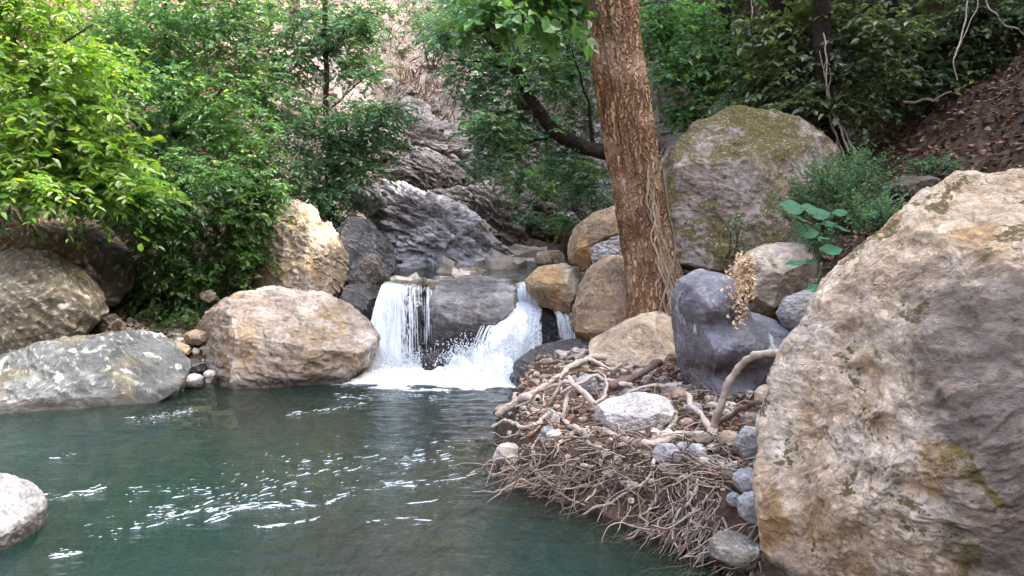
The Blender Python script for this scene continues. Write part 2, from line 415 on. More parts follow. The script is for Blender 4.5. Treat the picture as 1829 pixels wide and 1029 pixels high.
def ground_mat():
    t = NT('ground')
    pos = t.n('TexCoord').outputs['Object']
    sc = t.n('Attribute', attribute_name='scree').outputs['Fac']; un = t.n('Attribute', attribute_name='under').outputs['Fac']
    n1 = t.noise(pos, .9, 8, .62, .5); n2 = t.noise(pos, 7, 9, .65, .4); n3 = t.noise(pos, 40, 6, .6)
    soil = t.ramp(n2, [(.3, (.026, .017, .011)), (.5, (.065, .042, .027)), (.7, (.14, .10, .072))])
    mp = t.n('Mapping', {'Vector': pos, 'Rotation': (.5, .8, .3), 'Scale': (1, 1, 3.2)}).outputs[0]
    n4 = t.noise(mp, 1.6, 11, .68, 1.2)
    sr = t.ramp(n4, [(.3, (.08, .064, .055)), (.43, (.21, .178, .155)), (.57, (.36, .315, .285)), (.72, (.50, .455, .42))])
    sr = t.mix(t.math('MULTIPLY', t.step(n1, .52, .68), .6), sr, (.42, .32, .20))
    col = t.mix(t.math('MULTIPLY', sc, t.step(n1, .25, .4)), soil, sr)
    vor = t.n('TexVoronoi', {'Vector': pos, 'Scale': 9.}); 
    bedc = t.mix(t.n('SeparateColor', {0: vor.outputs[1]}).outputs[0], (.085, .062, .032), (.20, .15, .088))
    bedc = t.mix(.6, bedc, t.ramp(n2, [(.3, (.4, .4, .4)), (.7, (1.4, 1.4, 1.4))]), 'MULTIPLY')
    col = t.mix(un, col, bedc)
    col = t.mix(.4, col, t.ramp(n3, [(.3, (.4, .4, .4)), (.7, (1.7, 1.7, 1.7))]), 'MULTIPLY')
    h = t.math('ADD', t.math('MULTIPLY', n2, 1.0), t.math('ADD', t.math('MULTIPLY', n4, 1.5), t.math('MULTIPLY', n3, .3)))
    bp = t.n('Bump', {'Height': h, 'Strength': .9, 'Distance': .09})
    t.set(t.out.inputs[0], t.n('BsdfPrincipled', {'Base Color': col, 'Roughness': .9, 'Normal': bp, 'Specular IOR Level': .2}))
    return t.m
tag(mesh_np('ground', V, quads, ground_mat(), attrs={'scree': scree, 'under': under}), kind='structure')

# ------------------------------------------------------------------ water
FALLC = np.array([-.75, 9.2])
def wave(x, y):
    p = np.stack([x, y, 0 * x], -1)
    r = np.hypot(x - FALLC[0], y - FALLC[1])
    a = .006 + .022 * np.exp(-(r / 1.2) ** 2) + .004 * np.exp(-(r / 4) ** 2)
    q = p * np.array([1.0, 2.6, 1]); q[:, 0] += .35 * y
    return a * (fbm(q * 2.2, 31, 3) + .45 * noise(q * 9, 35))
wx = np.linspace(-9, 3, 330); wy = axis([(-5, 2.5, 25), (2.5, 10.3, 330)])
WX, WY = np.meshgrid(wx, wy); dep = -terr(WX, WY)
wz = wave(WX.ravel(), WY.ravel())
idx = np.arange(WX.size).reshape(WX.shape)
wq = np.stack([idx[:-1, :-1], idx[:-1, 1:], idx[1:, 1:], idx[1:, :-1]], -1).reshape(-1, 4)
keep = (dep.ravel()[wq] > -.25).any(1)
def water_mat(name='pool_water'):
    t = NT(name)
    pos = t.n('TexCoord').outputs['Object']
    d = t.n('Attribute', attribute_name='depth').outputs['Fac']
    mp = t.n('Mapping', {'Vector': pos, 'Rotation': (0, 0, .32), 'Scale': (1., 3.2, 1.)}).outputs[0]
    n1 = t.noise(mp, 5, 5, .6, .4); n2 = t.noise(mp, 22, 4, .6, .3)
    bp = t.n('Bump', {'Height': t.math('ADD', n1, t.math('MULTIPLY', n2, .35)), 'Strength': .35, 'Distance': .03})
    turb = t.math('SUBTRACT', 1., t.math('EXPONENT', t.math('MULTIPLY', d, -.75)))
    turb = t.math('MAXIMUM', turb, .18)
    cn = t.noise(pos, .8, 3)
    dif = t.n('BsdfDiffuse', {0: t.mix(cn, (.004, .024, .021), (.008, .036, .029)), 'Normal': bp})
    tr = t.n('BsdfTransparent', {0: (.66, .70, .52)})
    body = t.n('MixShader', {0: turb, 1: tr, 2: dif})
    gl = t.n('BsdfGlossy', {0: (1, 1, 1), 'Roughness': .06, 'Normal': bp})
    fr = t.n('Fresnel', {0: 1.333, 'Normal': bp})
    t.set(t.out.inputs[0], t.n('MixShader', {0: fr, 1: body, 2: gl}))
    return t.m
M['water'] = water_mat()
tag(mesh_np('pool_water', np.stack([WX.ravel(), WY.ravel(), wz], -1), wq[keep], M['water'], attrs={'depth': np.maximum(dep.ravel(), 0)}), kind='structure')
# the stream above the falls
sx_, sy_ = np.meshgrid(np.linspace(-1.9, 1.9, 120), np.linspace(9.72, 14, 120))
sz_ = 1.005 + .06 * np.maximum(sy_ - 9.9, 0) + .012 * fbm(np.stack([sx_.ravel() * 4, sy_.ravel() * 3, 0 * sx_.ravel()], -1), 5, 3).reshape(sx_.shape)
idx = np.arange(sx_.size).reshape(sx_.shape)
sq = np.stack([idx[:-1, :-1], idx[:-1, 1:], idx[1:, 1:], idx[1:, :-1]], -1).reshape(-1, 4)
kk = np.abs(sx_ - (-.85 + .28 * (sy_ - 9.7))).ravel() < .95
tag(mesh_np('stream_water', np.stack([sx_, sy_, sz_], -1).reshape(-1, 3), sq[kk[sq].all(1)], M['water'],
            attrs={'depth': np.full(sx_.size, .12)}), kind='structure')

# ------------------------------------------------------------------ boulders
_cs = {}
def cube_sphere(n):
    if n in _cs: return _cs[n]
    g = np.tan(np.linspace(-np.pi / 4, np.pi / 4, n + 1)); a, b = np.meshgrid(g, g); o = np.ones_like(a)
    vs_, fs, off = [], [], 0
    i = np.arange((n + 1) ** 2).reshape(n + 1, n + 1)
    f = np.stack([i[:-1, :-1], i[:-1, 1:], i[1:, 1:], i[1:, :-1]], -1).reshape(-1, 4)
    for k, tr in enumerate([(o, a, b), (-o, -a, b), (-a, o, b), (a, -o, b), (-b, a, o), (b, a, -o)]):
        vs_.append(np.stack(tr, -1).reshape(-1, 3)); fs.append(f + off); off += (n + 1) ** 2
    v = np.vstack(vs_); f = np.vstack(fs)
    _, first, inv = np.unique(np.round(v * 1e5).astype(np.int64), axis=0, return_index=True, return_inverse=True)
    v = v[first]; f = inv.ravel()[f]; v /= np.linalg.norm(v, axis=1)[:, None]
    _cs[n] = (v, f); return _cs[n]

def radial(poly, c):
    """Radius of a closed outline about c as a function of angle (table of 720)."""
    p = np.asarray(poly, float); nxt = np.roll(p, -1, 0)
    s = (p[:, None] + (nxt - p)[:, None] * np.linspace(0, 1, 60, endpoint=False)[None, :, None]).reshape(-1, 2) - c
    a = np.mod(np.arctan2(s[:, 1], s[:, 0]), 2 * np.pi); r = np.hypot(s[:, 0], s[:, 1])
    tab = np.zeros(720); np.maximum.at(tab, (a / (2 * np.pi) * 720).astype(int) % 720, r)
    k = np.nonzero(tab)[0]; full = np.interp(np.arange(720), np.r_[k - 720, k, k + 720], np.r_[tab[k], tab[k], tab[k]])
    ker = np.array([1, 2, 3, 2, 1]) / 9.
    return np.convolve(np.r_[full[-2:], full, full[:2]], ker, 'valid')

def rock(name, poly, Yd, th, mat, label, seed, cat='boulder', n=60, k=2.5, amp=.05, cuts=12, planes=(), lean=0., c=None, tilt=(.4, .7), strata=.5, group=None, lump=.0, fr=1.6, bumps=(), fine=.28, back=.12):
    pts = np.array([P(x, y, Yd) for x, y in poly]); pts2 = pts[:, [0, 2]]
    c2 = pts2.mean(0) if c is None else P(c[0], c[1], Yd)[[0, 2]]
    # polygons are sampled unevenly; use the box centre pulled to the mean
    if c is None: c2 = .5 * c2 + .25 * (pts2.min(0) + pts2.max(0))
    tab = radial(pts2, c2)
    s, f = cube_sphere(n); rng = np.random.default_rng(seed)
    a = np.mod(np.arctan2(s[:, 2], s[:, 0]), 2 * np.pi); r = np.hypot(s[:, 0], s[:, 2])
    nk = (r ** k + np.abs(s[:, 1]) ** k) ** (1 / k); r2 = r / nk; y2 = s[:, 1] / nk
    R = np.interp(a / (2 * np.pi) * 720, np.arange(721), np.r_[tab, tab[0]])
    R = R * (1 - back * ss(0, .9, y2))
    v = np.stack([R * r2 * np.cos(a), y2 * th, R * r2 * np.sin(a)], -1)
    v[:, 1] += lean * v[:, 2]
    size = float(np.mean(tab))
    pl = list(planes)
    for _ in range(cuts):
        nrm = rng.normal(size=3); nrm[1] = -abs(nrm[1]) * 1.2; nrm /= np.linalg.norm(nrm)
        pl.append((tuple(nrm), rng.uniform(.76, .95)))
    for nrm, fr_ in pl:
        nrm = np.array(nrm, float); nrm /= np.linalg.norm(nrm)
        h = v @ nrm; lim = fr_ * h.max(); over = np.maximum(h - lim, 0)
        v = v - np.outer(over * .96, nrm)
    dirn = v / np.array([size, th, size]); dirn /= np.linalg.norm(dirn, axis=1)[:, None] + 1e-9
    off = rng.uniform(-50, 50, 3)
    q = v / size
    ct, st = math.cos(tilt[1]), math.sin(tilt[1]); ca, sa = math.cos(tilt[0]), math.sin(tilt[0])
    lay = (q[:, 0] * st + q[:, 2] * ct) * ca + q[:, 1] * sa
    alo = q[:, 0] * ct - q[:, 2] * st
    sp = np.stack([alo * .9, q[:, 1] * .9, lay * 5.0], -1)
    wq_ = q + .22 * np.stack([noise(q * 1.7 + off + k_ * 7., seed + 60 + k_) for k_ in range(3)], -1)
    dsp = amp * (.9 * fbm(q * fr + off, seed, 4, .5) + strata * .62 * np.tanh(2.6 * fbm(sp + off + .8 * wq_, seed + 7, 4, .6)) + .34 * ridged(wq_ * 2.9 + off, seed + 5, 3, .6) + fine * fbm(wq_ * 9 + off, seed + 9, 4, .7))
    if lump: dsp += lump * (1 - 2.2 * np.abs(noise(q * 1.5 + off, seed + 40)))
    v = v + dirn * (dsp * size)[:, None]
    for bx, by, br, ba in bumps:
        b2 = P(bx, by, Yd - .8 * th)[[0, 2]] - c2; w = br * Yd / F
        w *= (Yd - .8 * th) / Yd; g_ = np.exp(-((v[:, 0] - b2[0]) ** 2 + (v[:, 2] - b2[1]) ** 2) / (2 * w * w)) * ss(.1, -.5, dirn[:, 1])
        v[:, 1] -= ba * g_
    o = mesh_np(name, v, f, mat if not isinstance(mat, str) else M[mat])
    o.location = (float(c2[0]), float(Yd), float(c2[1]))
    tag(o, label, cat, group)
    return o

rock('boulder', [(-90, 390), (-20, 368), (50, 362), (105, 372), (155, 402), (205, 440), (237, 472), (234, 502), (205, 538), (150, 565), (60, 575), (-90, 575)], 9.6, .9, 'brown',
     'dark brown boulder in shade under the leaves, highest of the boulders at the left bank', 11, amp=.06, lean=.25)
rock('boulder', [(-110, 480), (-40, 455), (20, 448), (70, 458), (130, 488), (165, 528), (177, 560), (155, 592), (132, 606), (70, 627), (0, 624), (-110, 622)], 8.5, .75, 'olive',
     'grey olive boulder with ochre underside and white veins, resting on the flat slate boulder', 12, amp=.06, planes=[((.1, -.45, .9), .72), ((0, -.9, -.45), .8)], lean=.2)
rock('boulder', [(-110, 668), (-40, 648), (20, 632), (70, 615), (190, 602), (250, 604), (298, 636), (320, 672), (314, 712), (235, 745), (130, 775), (20, 790), (-110, 795)], 7.9, .95, 'slate',
     'low flat slate grey boulder with white lichen blotches at the water edge', 13, n=80, amp=.055, planes=[((.05, -.62, .80), .60), ((.2, -.9, -.3), .86)], k=3.0, lean=.5)
rock('boulder', [(352, 590), (372, 560), (425, 528), (480, 519), (555, 526), (610, 543), (650, 574), (672, 605), (662, 640), (628, 680), (560, 712), (480, 725), (400, 712), (372, 668), (352, 628)], 8.95, .8, 'tan_grey',
     'large tan and grey faceted boulder standing in the pool just left of the falls', 14, n=100, amp=.06, planes=[((.25, -.5, .83), .72), ((-.75, -.65, .1), .72), ((.35, -.9, -.25), .80)], cuts=4, tilt=(.3, .35), lean=.25)
rock('boulder', [(462, 505), (474, 440), (486, 398), (508, 364), (530, 358), (556, 370), (566, 402), (582, 398), (602, 424), (618, 465), (616, 505), (590, 545), (520, 548), (468, 535)], 10.2, .55, 'ochre',
     'pointed boulder with ochre face and grey broken top standing behind the large tan boulder', 15, n=80, amp=.08, planes=[((-.2, -.97, .15), .72), ((.8, -.5, .3), .75)], lean=.15)
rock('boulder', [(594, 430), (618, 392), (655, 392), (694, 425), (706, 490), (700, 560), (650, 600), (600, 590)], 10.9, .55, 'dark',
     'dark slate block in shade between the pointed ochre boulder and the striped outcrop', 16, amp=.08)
rock('boulder', [(638, 500), (644, 468), (662, 455), (682, 462), (692, 490), (690, 535), (660, 540), (642, 525)], 10.3, .3, 'cliff', 'small upright brown rock leaning beside the left lip of the falls', 17, n=40, amp=.08)
rock('boulder', [(606, 538), (618, 512), (648, 504), (678, 522), (685, 550), (668, 590), (625, 590)], 9.9, .35, 'dark', 'small dark wet rounded rock wedged behind the large tan boulder', 18, n=40, amp=.06)
rock('boulder', [(155, 385), (175, 362), (215, 355), (245, 372), (250, 395), (210, 410), (165, 405)], 10.6, .35, 'slate', 'small blue grey rock top showing through the leaves on the left bank', 19, n=36)
rock('boulder', [(628, 345), (640, 320), (660, 316), (676, 335), (684, 370), (660, 385), (632, 375)], 12.2, .25, 'strata', 'narrow pointed bluish rock among leaves above the dark slate block', 20, n=36, amp=.1)
rock('boulder', [(-110, 850), (-40, 852), (5, 868), (32, 895), (50, 928), (46, 965), (25, 1005), (-20, 1050), (-110, 1070)], 4.25, .4, 'pale',
     'pale grey rock cut off by the bottom left corner of the picture', 21, n=80, amp=.05, planes=[((.6, -.5, .6), .8)])
# around and above the falls
rock('rock_outcrop', [(672, 350), (690, 332), (725, 335), (790, 368), (850, 398), (885, 440), (895, 480), (800, 500), (700, 510), (680, 450)], 12.6, .9, 'strata',
     'pale blue striated rock outcrop sloping down to the stream above the left fall', 22, 'outcrop', n=110, amp=.13, strata=1.6, tilt=(.5, .75), lean=.7, cuts=6)
rock('rock_outcrop', [(770, 352), (850, 340), (930, 350), (985, 372), (995, 430), (960, 465), (900, 480), (850, 450), (800, 410)], 13.8, .8, 'cliff',
     'dark brown rock outcrop with a shaded hollow at the stream bend', 23, 'outcrop', n=90, amp=.16, strata=1.4, tilt=(.4, .6), lean=.3, cuts=7)
rock('rock_outcrop', [(680, 300), (715, 275), (790, 285), (838, 318), (828, 352), (750, 365), (690, 350)], 15.0, .9, 'cliff',
     'brown overhanging ledge at the foot of the dry slope', 24, 'outcrop', n=70, amp=.13, strata=1.2)
rock('rock_outcrop', [(622, 350), (640, 290), (668, 230), (700, 185), (735, 180), (770, 205), (800, 235), (845, 275), (868, 320), (850, 350), (760, 352), (690, 360)], 16.4, 1.2, 'pinkscree',
     'broad grey pink cliff face rising above the brown overhanging ledge', 24, 'outcrop', n=130, amp=.15, strata=1.5, tilt=(.5, .7), lean=.55, cuts=9)
rock('rock_outcrop', [(820, 330), (840, 250), (862, 190), (885, 170), (915, 190), (930, 260), (960, 310), (975, 350), (900, 360)], 17.0, 1.0, 'pinkscree',
     'grey crag half hidden by the leaves of the leaning tree', 46, 'outcrop', n=90, amp=.16, strata=1.4, tilt=(.4, .5), lean=.5, cuts=9)
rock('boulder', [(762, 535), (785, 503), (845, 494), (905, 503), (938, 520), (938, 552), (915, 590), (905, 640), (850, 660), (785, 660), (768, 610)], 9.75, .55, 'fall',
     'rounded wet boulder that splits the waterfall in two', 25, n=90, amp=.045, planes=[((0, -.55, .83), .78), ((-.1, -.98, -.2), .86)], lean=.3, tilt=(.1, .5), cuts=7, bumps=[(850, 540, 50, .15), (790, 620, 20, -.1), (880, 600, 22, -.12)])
rock('rock_ledge', [(676, 520), (700, 506), (770, 502), (790, 540), (790, 640), (760, 680), (690, 680), (672, 610)], 10.15, .42, 'dark', 'dark wet ledge behind the left curtain of falling water', 26, 'ledge', n=60, amp=.05, k=4)
rock('rock_ledge', [(908, 540), (930, 520), (965, 530), (1010, 548), (1034, 600), (1040, 650), (990, 680), (910, 680)], 10.0, .45, 'dark', 'dark wet ledge under the right hand fall and its trickle', 27, 'ledge', n=60, amp=.06, k=3)
rock('boulder', [(902, 700), (925, 650), (958, 618), (1005, 608), (1055, 612), (1070, 650), (1040, 700), (980, 730), (910, 735)], 8.5, .45, 'dark',
     'low dark wet rock at the right foot of the falls', 28, n=60, amp=.08)
rock('rock', [(752, 640), (775, 628), (800, 635), (806, 660), (775, 672), (752, 662)], 9.15, .13, 'dark', 'small dark rock poking out of the white foam between the two falls', 29, 'rock', n=26, amp=.08)
for k_, (a_, b_, Y_, w_, h_, m_, l_) in enumerate([
        (728, 486, 11.2, 34, 16, 'strata', 'flat pale rock at the stream edge above the left fall'),
        (795, 489, 10.9, 16, 7, 'pinkstone', 'small orange brown stone lying at the lip of the falls'),
        (850, 482, 11.6, 58, 18, 'pale', 'flat striated slab in the stream above the central boulder'),
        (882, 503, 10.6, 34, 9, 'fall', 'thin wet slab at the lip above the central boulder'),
        (955, 458, 12.6, 24, 17, 'white', 'small white boulder in the stream bed far upstream'),
        (930, 474, 12.0, 20, 9, 'strata', 'small flat grey rock upstream beside the white boulder'),
        (985, 462, 11.8, 30, 14, 'tan', 'low tan rock in the stream bed behind the trunk boulders'),
        (1003, 340, 15.5, 34, 60, 'strata', 'pale lichen grey rock face behind the leaning tree'),
        (760, 560, 9.75, 12, 20, 'dark', 'narrow black rock rib inside the left fall'),
        (735, 155, 24.0, 42, 26, 'beige', 'pale orange rock face high on the dry slope below the top edge'),
        (712, 232, 19.5, 40, 26, 'pinkscree', 'broken grey pink crag on the dry slope right of the slender tree'),
        (790, 205, 20.5, 46, 22, 'pinkscree', 'jutting crag on the dry slope left of the leaning tree'),
        (845, 150, 23.0, 40, 30, 'pinkscree', 'grey crag seen through the leaning tree leaves'),
        (700, 60, 28.0, 30, 34, 'pinkscree', 'highest pale crag of the dry slope at the top edge'),
        (1010, 400, 13.6, 34, 22, 'strata', 'pale rock in the ravine bed between the dark outcrop and the trunk'),
        ]):
    ang = np.linspace(0, 2 * np.pi, 11, endpoint=False)
    rg = np.random.default_rng(400 + k_); rr_ = 1 + rg.uniform(-.14, .14, 11)
    rock('rock', [(a_ + w_ * r * math.cos(t), b_ - h_ * r * math.sin(t)) for t, r in zip(ang, rr_)], Y_, max(w_, h_) * .9 * Y_ / F, m_, l_, 50 + k_, 'rock', n=30, amp=.08)
# right bank
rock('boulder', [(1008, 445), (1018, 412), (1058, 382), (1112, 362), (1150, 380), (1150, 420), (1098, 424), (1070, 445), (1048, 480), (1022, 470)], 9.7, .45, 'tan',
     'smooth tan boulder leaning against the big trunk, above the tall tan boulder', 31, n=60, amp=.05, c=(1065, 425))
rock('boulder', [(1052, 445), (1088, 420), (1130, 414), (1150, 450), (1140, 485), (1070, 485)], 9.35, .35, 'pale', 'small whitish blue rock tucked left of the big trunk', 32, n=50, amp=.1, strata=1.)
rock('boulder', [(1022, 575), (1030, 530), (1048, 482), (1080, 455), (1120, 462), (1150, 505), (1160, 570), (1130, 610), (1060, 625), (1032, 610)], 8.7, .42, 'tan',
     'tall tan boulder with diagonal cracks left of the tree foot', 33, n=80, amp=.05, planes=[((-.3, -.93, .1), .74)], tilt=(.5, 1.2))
rock('boulder', [(938, 502), (962, 478), (1008, 470), (1040, 488), (1042, 535), (1012, 562), (968, 545), (943, 522)], 9.6, .38, 'tan',
     'rounded tan boulder at the lip right of the right hand fall', 34, n=50, amp=.05, planes=[((-.1, -.4, .9), .75)])
rock('boulder', [(1052, 612), (1098, 590), (1150, 564), (1195, 558), (1222, 590), (1225, 650), (1150, 680), (1085, 675), (1055, 650)], 7.7, .5, 'beige',
     'smooth sloping yellow beige rock below the tree foot', 35, n=60, amp=.04, planes=[((-.4, -.75, .5), .68)], lean=.4)
rock('boulder', [(1204, 535), (1214, 502), (1250, 486), (1296, 493), (1320, 528), (1330, 558), (1372, 572), (1420, 592), (1420, 660), (1380, 715), (1330, 760), (1275, 765), (1236, 705), (1214, 640), (1208, 590)], 6.35, .5, 'blue',
     'blue grey knobbly boulder with a rounded head in front of the tree', 36, n=120, amp=.04, lump=.03, cuts=2, c=(1285, 615), fr=1.8, strata=.15,
     bumps=[(1262, 530, 36, .22), (1300, 575, 14, -.06), (1262, 576, 12, -.07), (1225, 578, 12, -.07), (1335, 575, 14, -.06), (1262, 622, 26, .20), (1322, 612, 24, .16), (1285, 660, 12, -.08), (1250, 670, 12, -.08), (1320, 665, 14, -.08), (1370, 620, 25, .08), (1280, 715, 26, .12)])
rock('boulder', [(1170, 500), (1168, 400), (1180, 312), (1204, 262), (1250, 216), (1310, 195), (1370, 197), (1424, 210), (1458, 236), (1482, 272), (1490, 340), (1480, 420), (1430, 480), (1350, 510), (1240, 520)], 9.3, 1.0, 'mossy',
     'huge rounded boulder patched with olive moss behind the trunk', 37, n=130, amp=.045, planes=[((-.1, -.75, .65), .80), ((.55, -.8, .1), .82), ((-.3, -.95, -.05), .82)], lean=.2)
rock('boulder', [(1305, 485), (1338, 452), (1400, 428), (1462, 446), (1480, 482), (1445, 505), (1402, 530), (1365, 550), (1328, 525)], 7.0, .4, 'beige', 'smooth beige boulder under the shrub and round leaves', 38, n=50, amp=.05)
rock('boulder', [(1390, 562), (1408, 532), (1450, 517), (1495, 528), (1490, 575), (1440, 596), (1405, 590)], 6.1, .25, 'striped', 'grey and white striped rock beside the giant foreground boulder', 39, n=50, amp=.05, strata=1.)
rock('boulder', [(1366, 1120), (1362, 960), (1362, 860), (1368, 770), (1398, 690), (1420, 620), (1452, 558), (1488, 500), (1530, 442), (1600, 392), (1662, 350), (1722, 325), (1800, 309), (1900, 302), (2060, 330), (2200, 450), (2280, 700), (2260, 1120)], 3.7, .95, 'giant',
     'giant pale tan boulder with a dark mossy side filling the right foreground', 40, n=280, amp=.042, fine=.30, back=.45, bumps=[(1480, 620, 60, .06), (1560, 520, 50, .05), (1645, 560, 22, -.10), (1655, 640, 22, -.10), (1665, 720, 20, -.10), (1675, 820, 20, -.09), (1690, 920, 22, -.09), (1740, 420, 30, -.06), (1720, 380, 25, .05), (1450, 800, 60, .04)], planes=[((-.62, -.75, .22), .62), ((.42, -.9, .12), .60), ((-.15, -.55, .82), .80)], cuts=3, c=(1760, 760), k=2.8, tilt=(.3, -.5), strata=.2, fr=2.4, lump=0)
rock('boulder', [(1585, 335), (1610, 318), (1650, 315), (1680, 330), (1670, 355), (1600, 360)], 7.0, .3, 'brown', 'low mossy brown rock behind the top of the giant boulder', 41, n=40)

# ------------------------------------------------------------------ foliage
def leaf_quads(base, dirv, nrm, ln, wd, rng, fold=.18):
    """n leaves of six vertices (two quads folded along the midrib)."""
    side = np.cross(nrm, dirv); side /= np.linalg.norm(side, axis=1)[:, None] + 1e-9
    nn = np.cross(dirv, side)
    ln = ln[:, None]; wd = wd[:, None]
    curl = (rng.uniform(-.05, .25, len(base)))[:, None]
    b = base; tip = base + dirv * ln - nn * ln * curl
    l1 = base + dirv * ln * .32 + side * wd * .5 + nn * wd * fold
    l2 = base + dirv * ln * .70 + side * wd * .38 + nn * (wd * fold - ln * curl * .4)
    r1 = base + dirv * ln * .32 - side * wd * .5 + nn * wd * fold
    r2 = base + dirv * ln * .70 - side * wd * .38 + nn * (wd * fold - ln * curl * .4)
    v = np.stack([b, l1, l2, tip, r2, r1], 1).reshape(-1, 3)
    i = np.arange(len(base))[:, None] * 6
    q = np.concatenate([i + np.array([[0, 3, 2, 1]]), i + np.array([[0, 5, 4, 3]])], 0)
    return v, q

def unit(a): return a / (np.linalg.norm(a, axis=-1, keepdims=True) + 1e-9)

def sprays(mb, org, dirs, L, per, ln, wd, rng, droop=.25, flat=.75, twig=True, tw=.003):
    n = len(org); dirs = unit(dirs); L = L[:, None, None] if np.ndim(L) else np.full((n, 1, 1), L)
    t = (np.arange(per)[None] + rng.uniform(.2, .8, (n, per))) / per
    t3 = t[..., None]
    pt = org[:, None] + dirs[:, None] * L * t3 + np.array([0, 0, -1.]) * (droop * L * t3 * t3)
    tang = unit(dirs[:, None] + np.array([0, 0, -2.]) * (droop * t3))
    up = np.array([0, 0, 1.]); sd_ = unit(np.cross(tang, up))
    sg = np.where(np.arange(per) % 2, 1., -1.)[None, :, None]
    ld = unit(tang * .55 + sd_ * sg * rng.uniform(.5, 1.1, (n, per, 1)) + rng.normal(0, .22, (n, per, 3)) + up * -.12)
    nr = unit(up * flat + rng.normal(0, 1 - flat * .72, (n, per, 3)))
    s = rng.uniform(.6, 1.25, (n, per))
    v, q = leaf_quads(pt.reshape(-1, 3), ld.reshape(-1, 3), nr.reshape(-1, 3), (ln * s).ravel(), (wd * s * rng.uniform(.8, 1.2, s.shape)).ravel(), rng)
    mb.add(v, q, 0)
    if twig:
        k = 5; tt = np.linspace(0, 1, k)[None, :, None]
        tp = org[:, None] + dirs[:, None] * L * tt + np.array([0, 0, -1.]) * (droop * L * tt * tt)
        a = unit(np.cross(dirs, up))[:, None]; w = tw * (1.1 - tt)
        ring = np.stack([tp + a * w, tp + up * w, tp - a * w], 2)
        v = ring.reshape(-1, 3)
        base = (np.arange(n)[:, None, None] * k + np.arange(k - 1)[None, :, None]) * 3
        j = np.arange(3)[None, None]; j2 = (j + 1) % 3
        q = np.stack([base + j, base + j2, base + 3 + j2, base + 3 + j], -1).reshape(-1, 4)
        mb.add(v, q, 1)

def clump_points(c, r, n, rng, shell=.45):
    d = unit(rng.normal(size=(n, 3))); rad = rng.uniform(shell, 1., n) ** .8
    return c + d * rad[:, None] * r, d

def px_clump(mb, x, y, Yd, rx, ry, n, rng, per=11, L=.45, ln=.09, wd=.045, depth=None, droop=.25, flat=.75, lean=None, shell=.2, out=.8):
    c = P(x, y, Yd); s = Yd / F; k_ = rng.uniform(.72, 1.3); ln = ln * k_; wd = wd * k_; n = int(n / k_ ** 1.3)
    r = np.array([rx * s, depth if depth else max(rx, ry) * s * .8, ry * s])
    o, d = clump_points(c, r, n, rng, shell)
    dr = d * np.array([1, 1, .45]) * out + rng.normal(0, .45, d.shape) * np.array([1, 1, .5])
    if lean is not None: dr = dr + np.array(lean)
    sprays(mb, o - unit(dr) * L * .4, dr, L * rng.uniform(.6, 1.3, n), per, ln, wd, rng, droop, flat)

def tree(name, label, cat, trunk_pts, r0, r1, branches, clumps, leaf, bark, seed, group=None, crown=None, sides=9, **kw):
    """trunk_pts: (px, py, Y); branches: lists of (px, py, Y) with end radii; clumps: (px, py, Y, rx, ry, n)."""
    rng = np.random.default_rng(seed)
    base = P(*trunk_pts[0]); root = empty(name, base, label, cat, group)
    p = spline([P(*t) for t in trunk_pts], 14 * len(trunk_pts))
    p = p + np.stack([noise(p * 2 + 3, seed), noise(p * 2 + 31, seed), 0 * p[:, 0]], -1) * r0 * .6
    v, q = tube(p, np.linspace(r0, r1, len(p)), sides, .25, seed)
    keep_at(mesh_np('trunk', v, q, M[bark]), root)
    if branches:
        mb = MB()
        for pts, ra, rb in branches:
            p = spline([P(*t) for t in pts], 9 * len(pts))
            p = p + np.stack([noise(p * 5 + 3, seed), noise(p * 5 + 31, seed), noise(p * 5 + 61, seed)], -1) * .03
            v, q = tube(p, np.linspace(ra, rb, len(p)), 6, .2, seed); mb.add(v, q)
        keep_at(mb.build('branch', M[bark]), root)
    mb = MB()
    for cl in clumps:
        x, y, Yd, rx, ry, n = cl[:6]; k2 = dict(kw); k2.update(cl[6] if len(cl) > 6 else {})
        px_clump(mb, x, y, Yd, rx, ry, n, rng, **k2)
    keep_at(mb.build('crown', [M[leaf], M['bark_thin']], smooth=False), root)
    return root

G_LEFT = 'leafy trees on the left bank'
tree('broadleaf_tree', 'yellow green tree with wide layered leaves at the far left', 'tree',
     [(-170, 560, 8.9), (-150, 300, 8.9), (-90, 60, 9.0), (-40, -200, 9.0)], .10, .05,
     [([(-150, 330, 8.9), (-20, 190, 8.8), (80, 100, 8.7), (165, 45, 8.6)], .035, .008), ([(-140, 260, 8.9), (0, 110, 8.8), (40, 30, 8.7)], .03, .008),
      ([(-150, 380, 8.9), (-10, 270, 8.6), (120, 230, 8.4), (230, 265, 8.3)], .03, .006), ([(-150, 420, 8.9), (0, 350, 8.6), (140, 330, 8.4)], .025, .006)],
     [(40, 30, 8.8, 130, 80, 120), (130, 110, 8.6, 130, 40, 90), (20, 130, 8.5, 110, 50, 80), (90, 190, 8.3, 140, 40, 90), (30, 260, 8.2, 130, 40, 90),
      (150, 270, 8.5, 120, 50, 90), (60, 325, 8.1, 140, 35, 90), (190, 335, 8.5, 110, 32, 70), (-90, 150, 8.8, 110, 200, 120), (20, -120, 8.9, 200, 110, 150)],
     'leaf_sun', 'bark_thin', 61, L=.48, ln=.088, wd=.044, flat=.84, droop=.3, per=14, lean=(.5, -.1, 0))
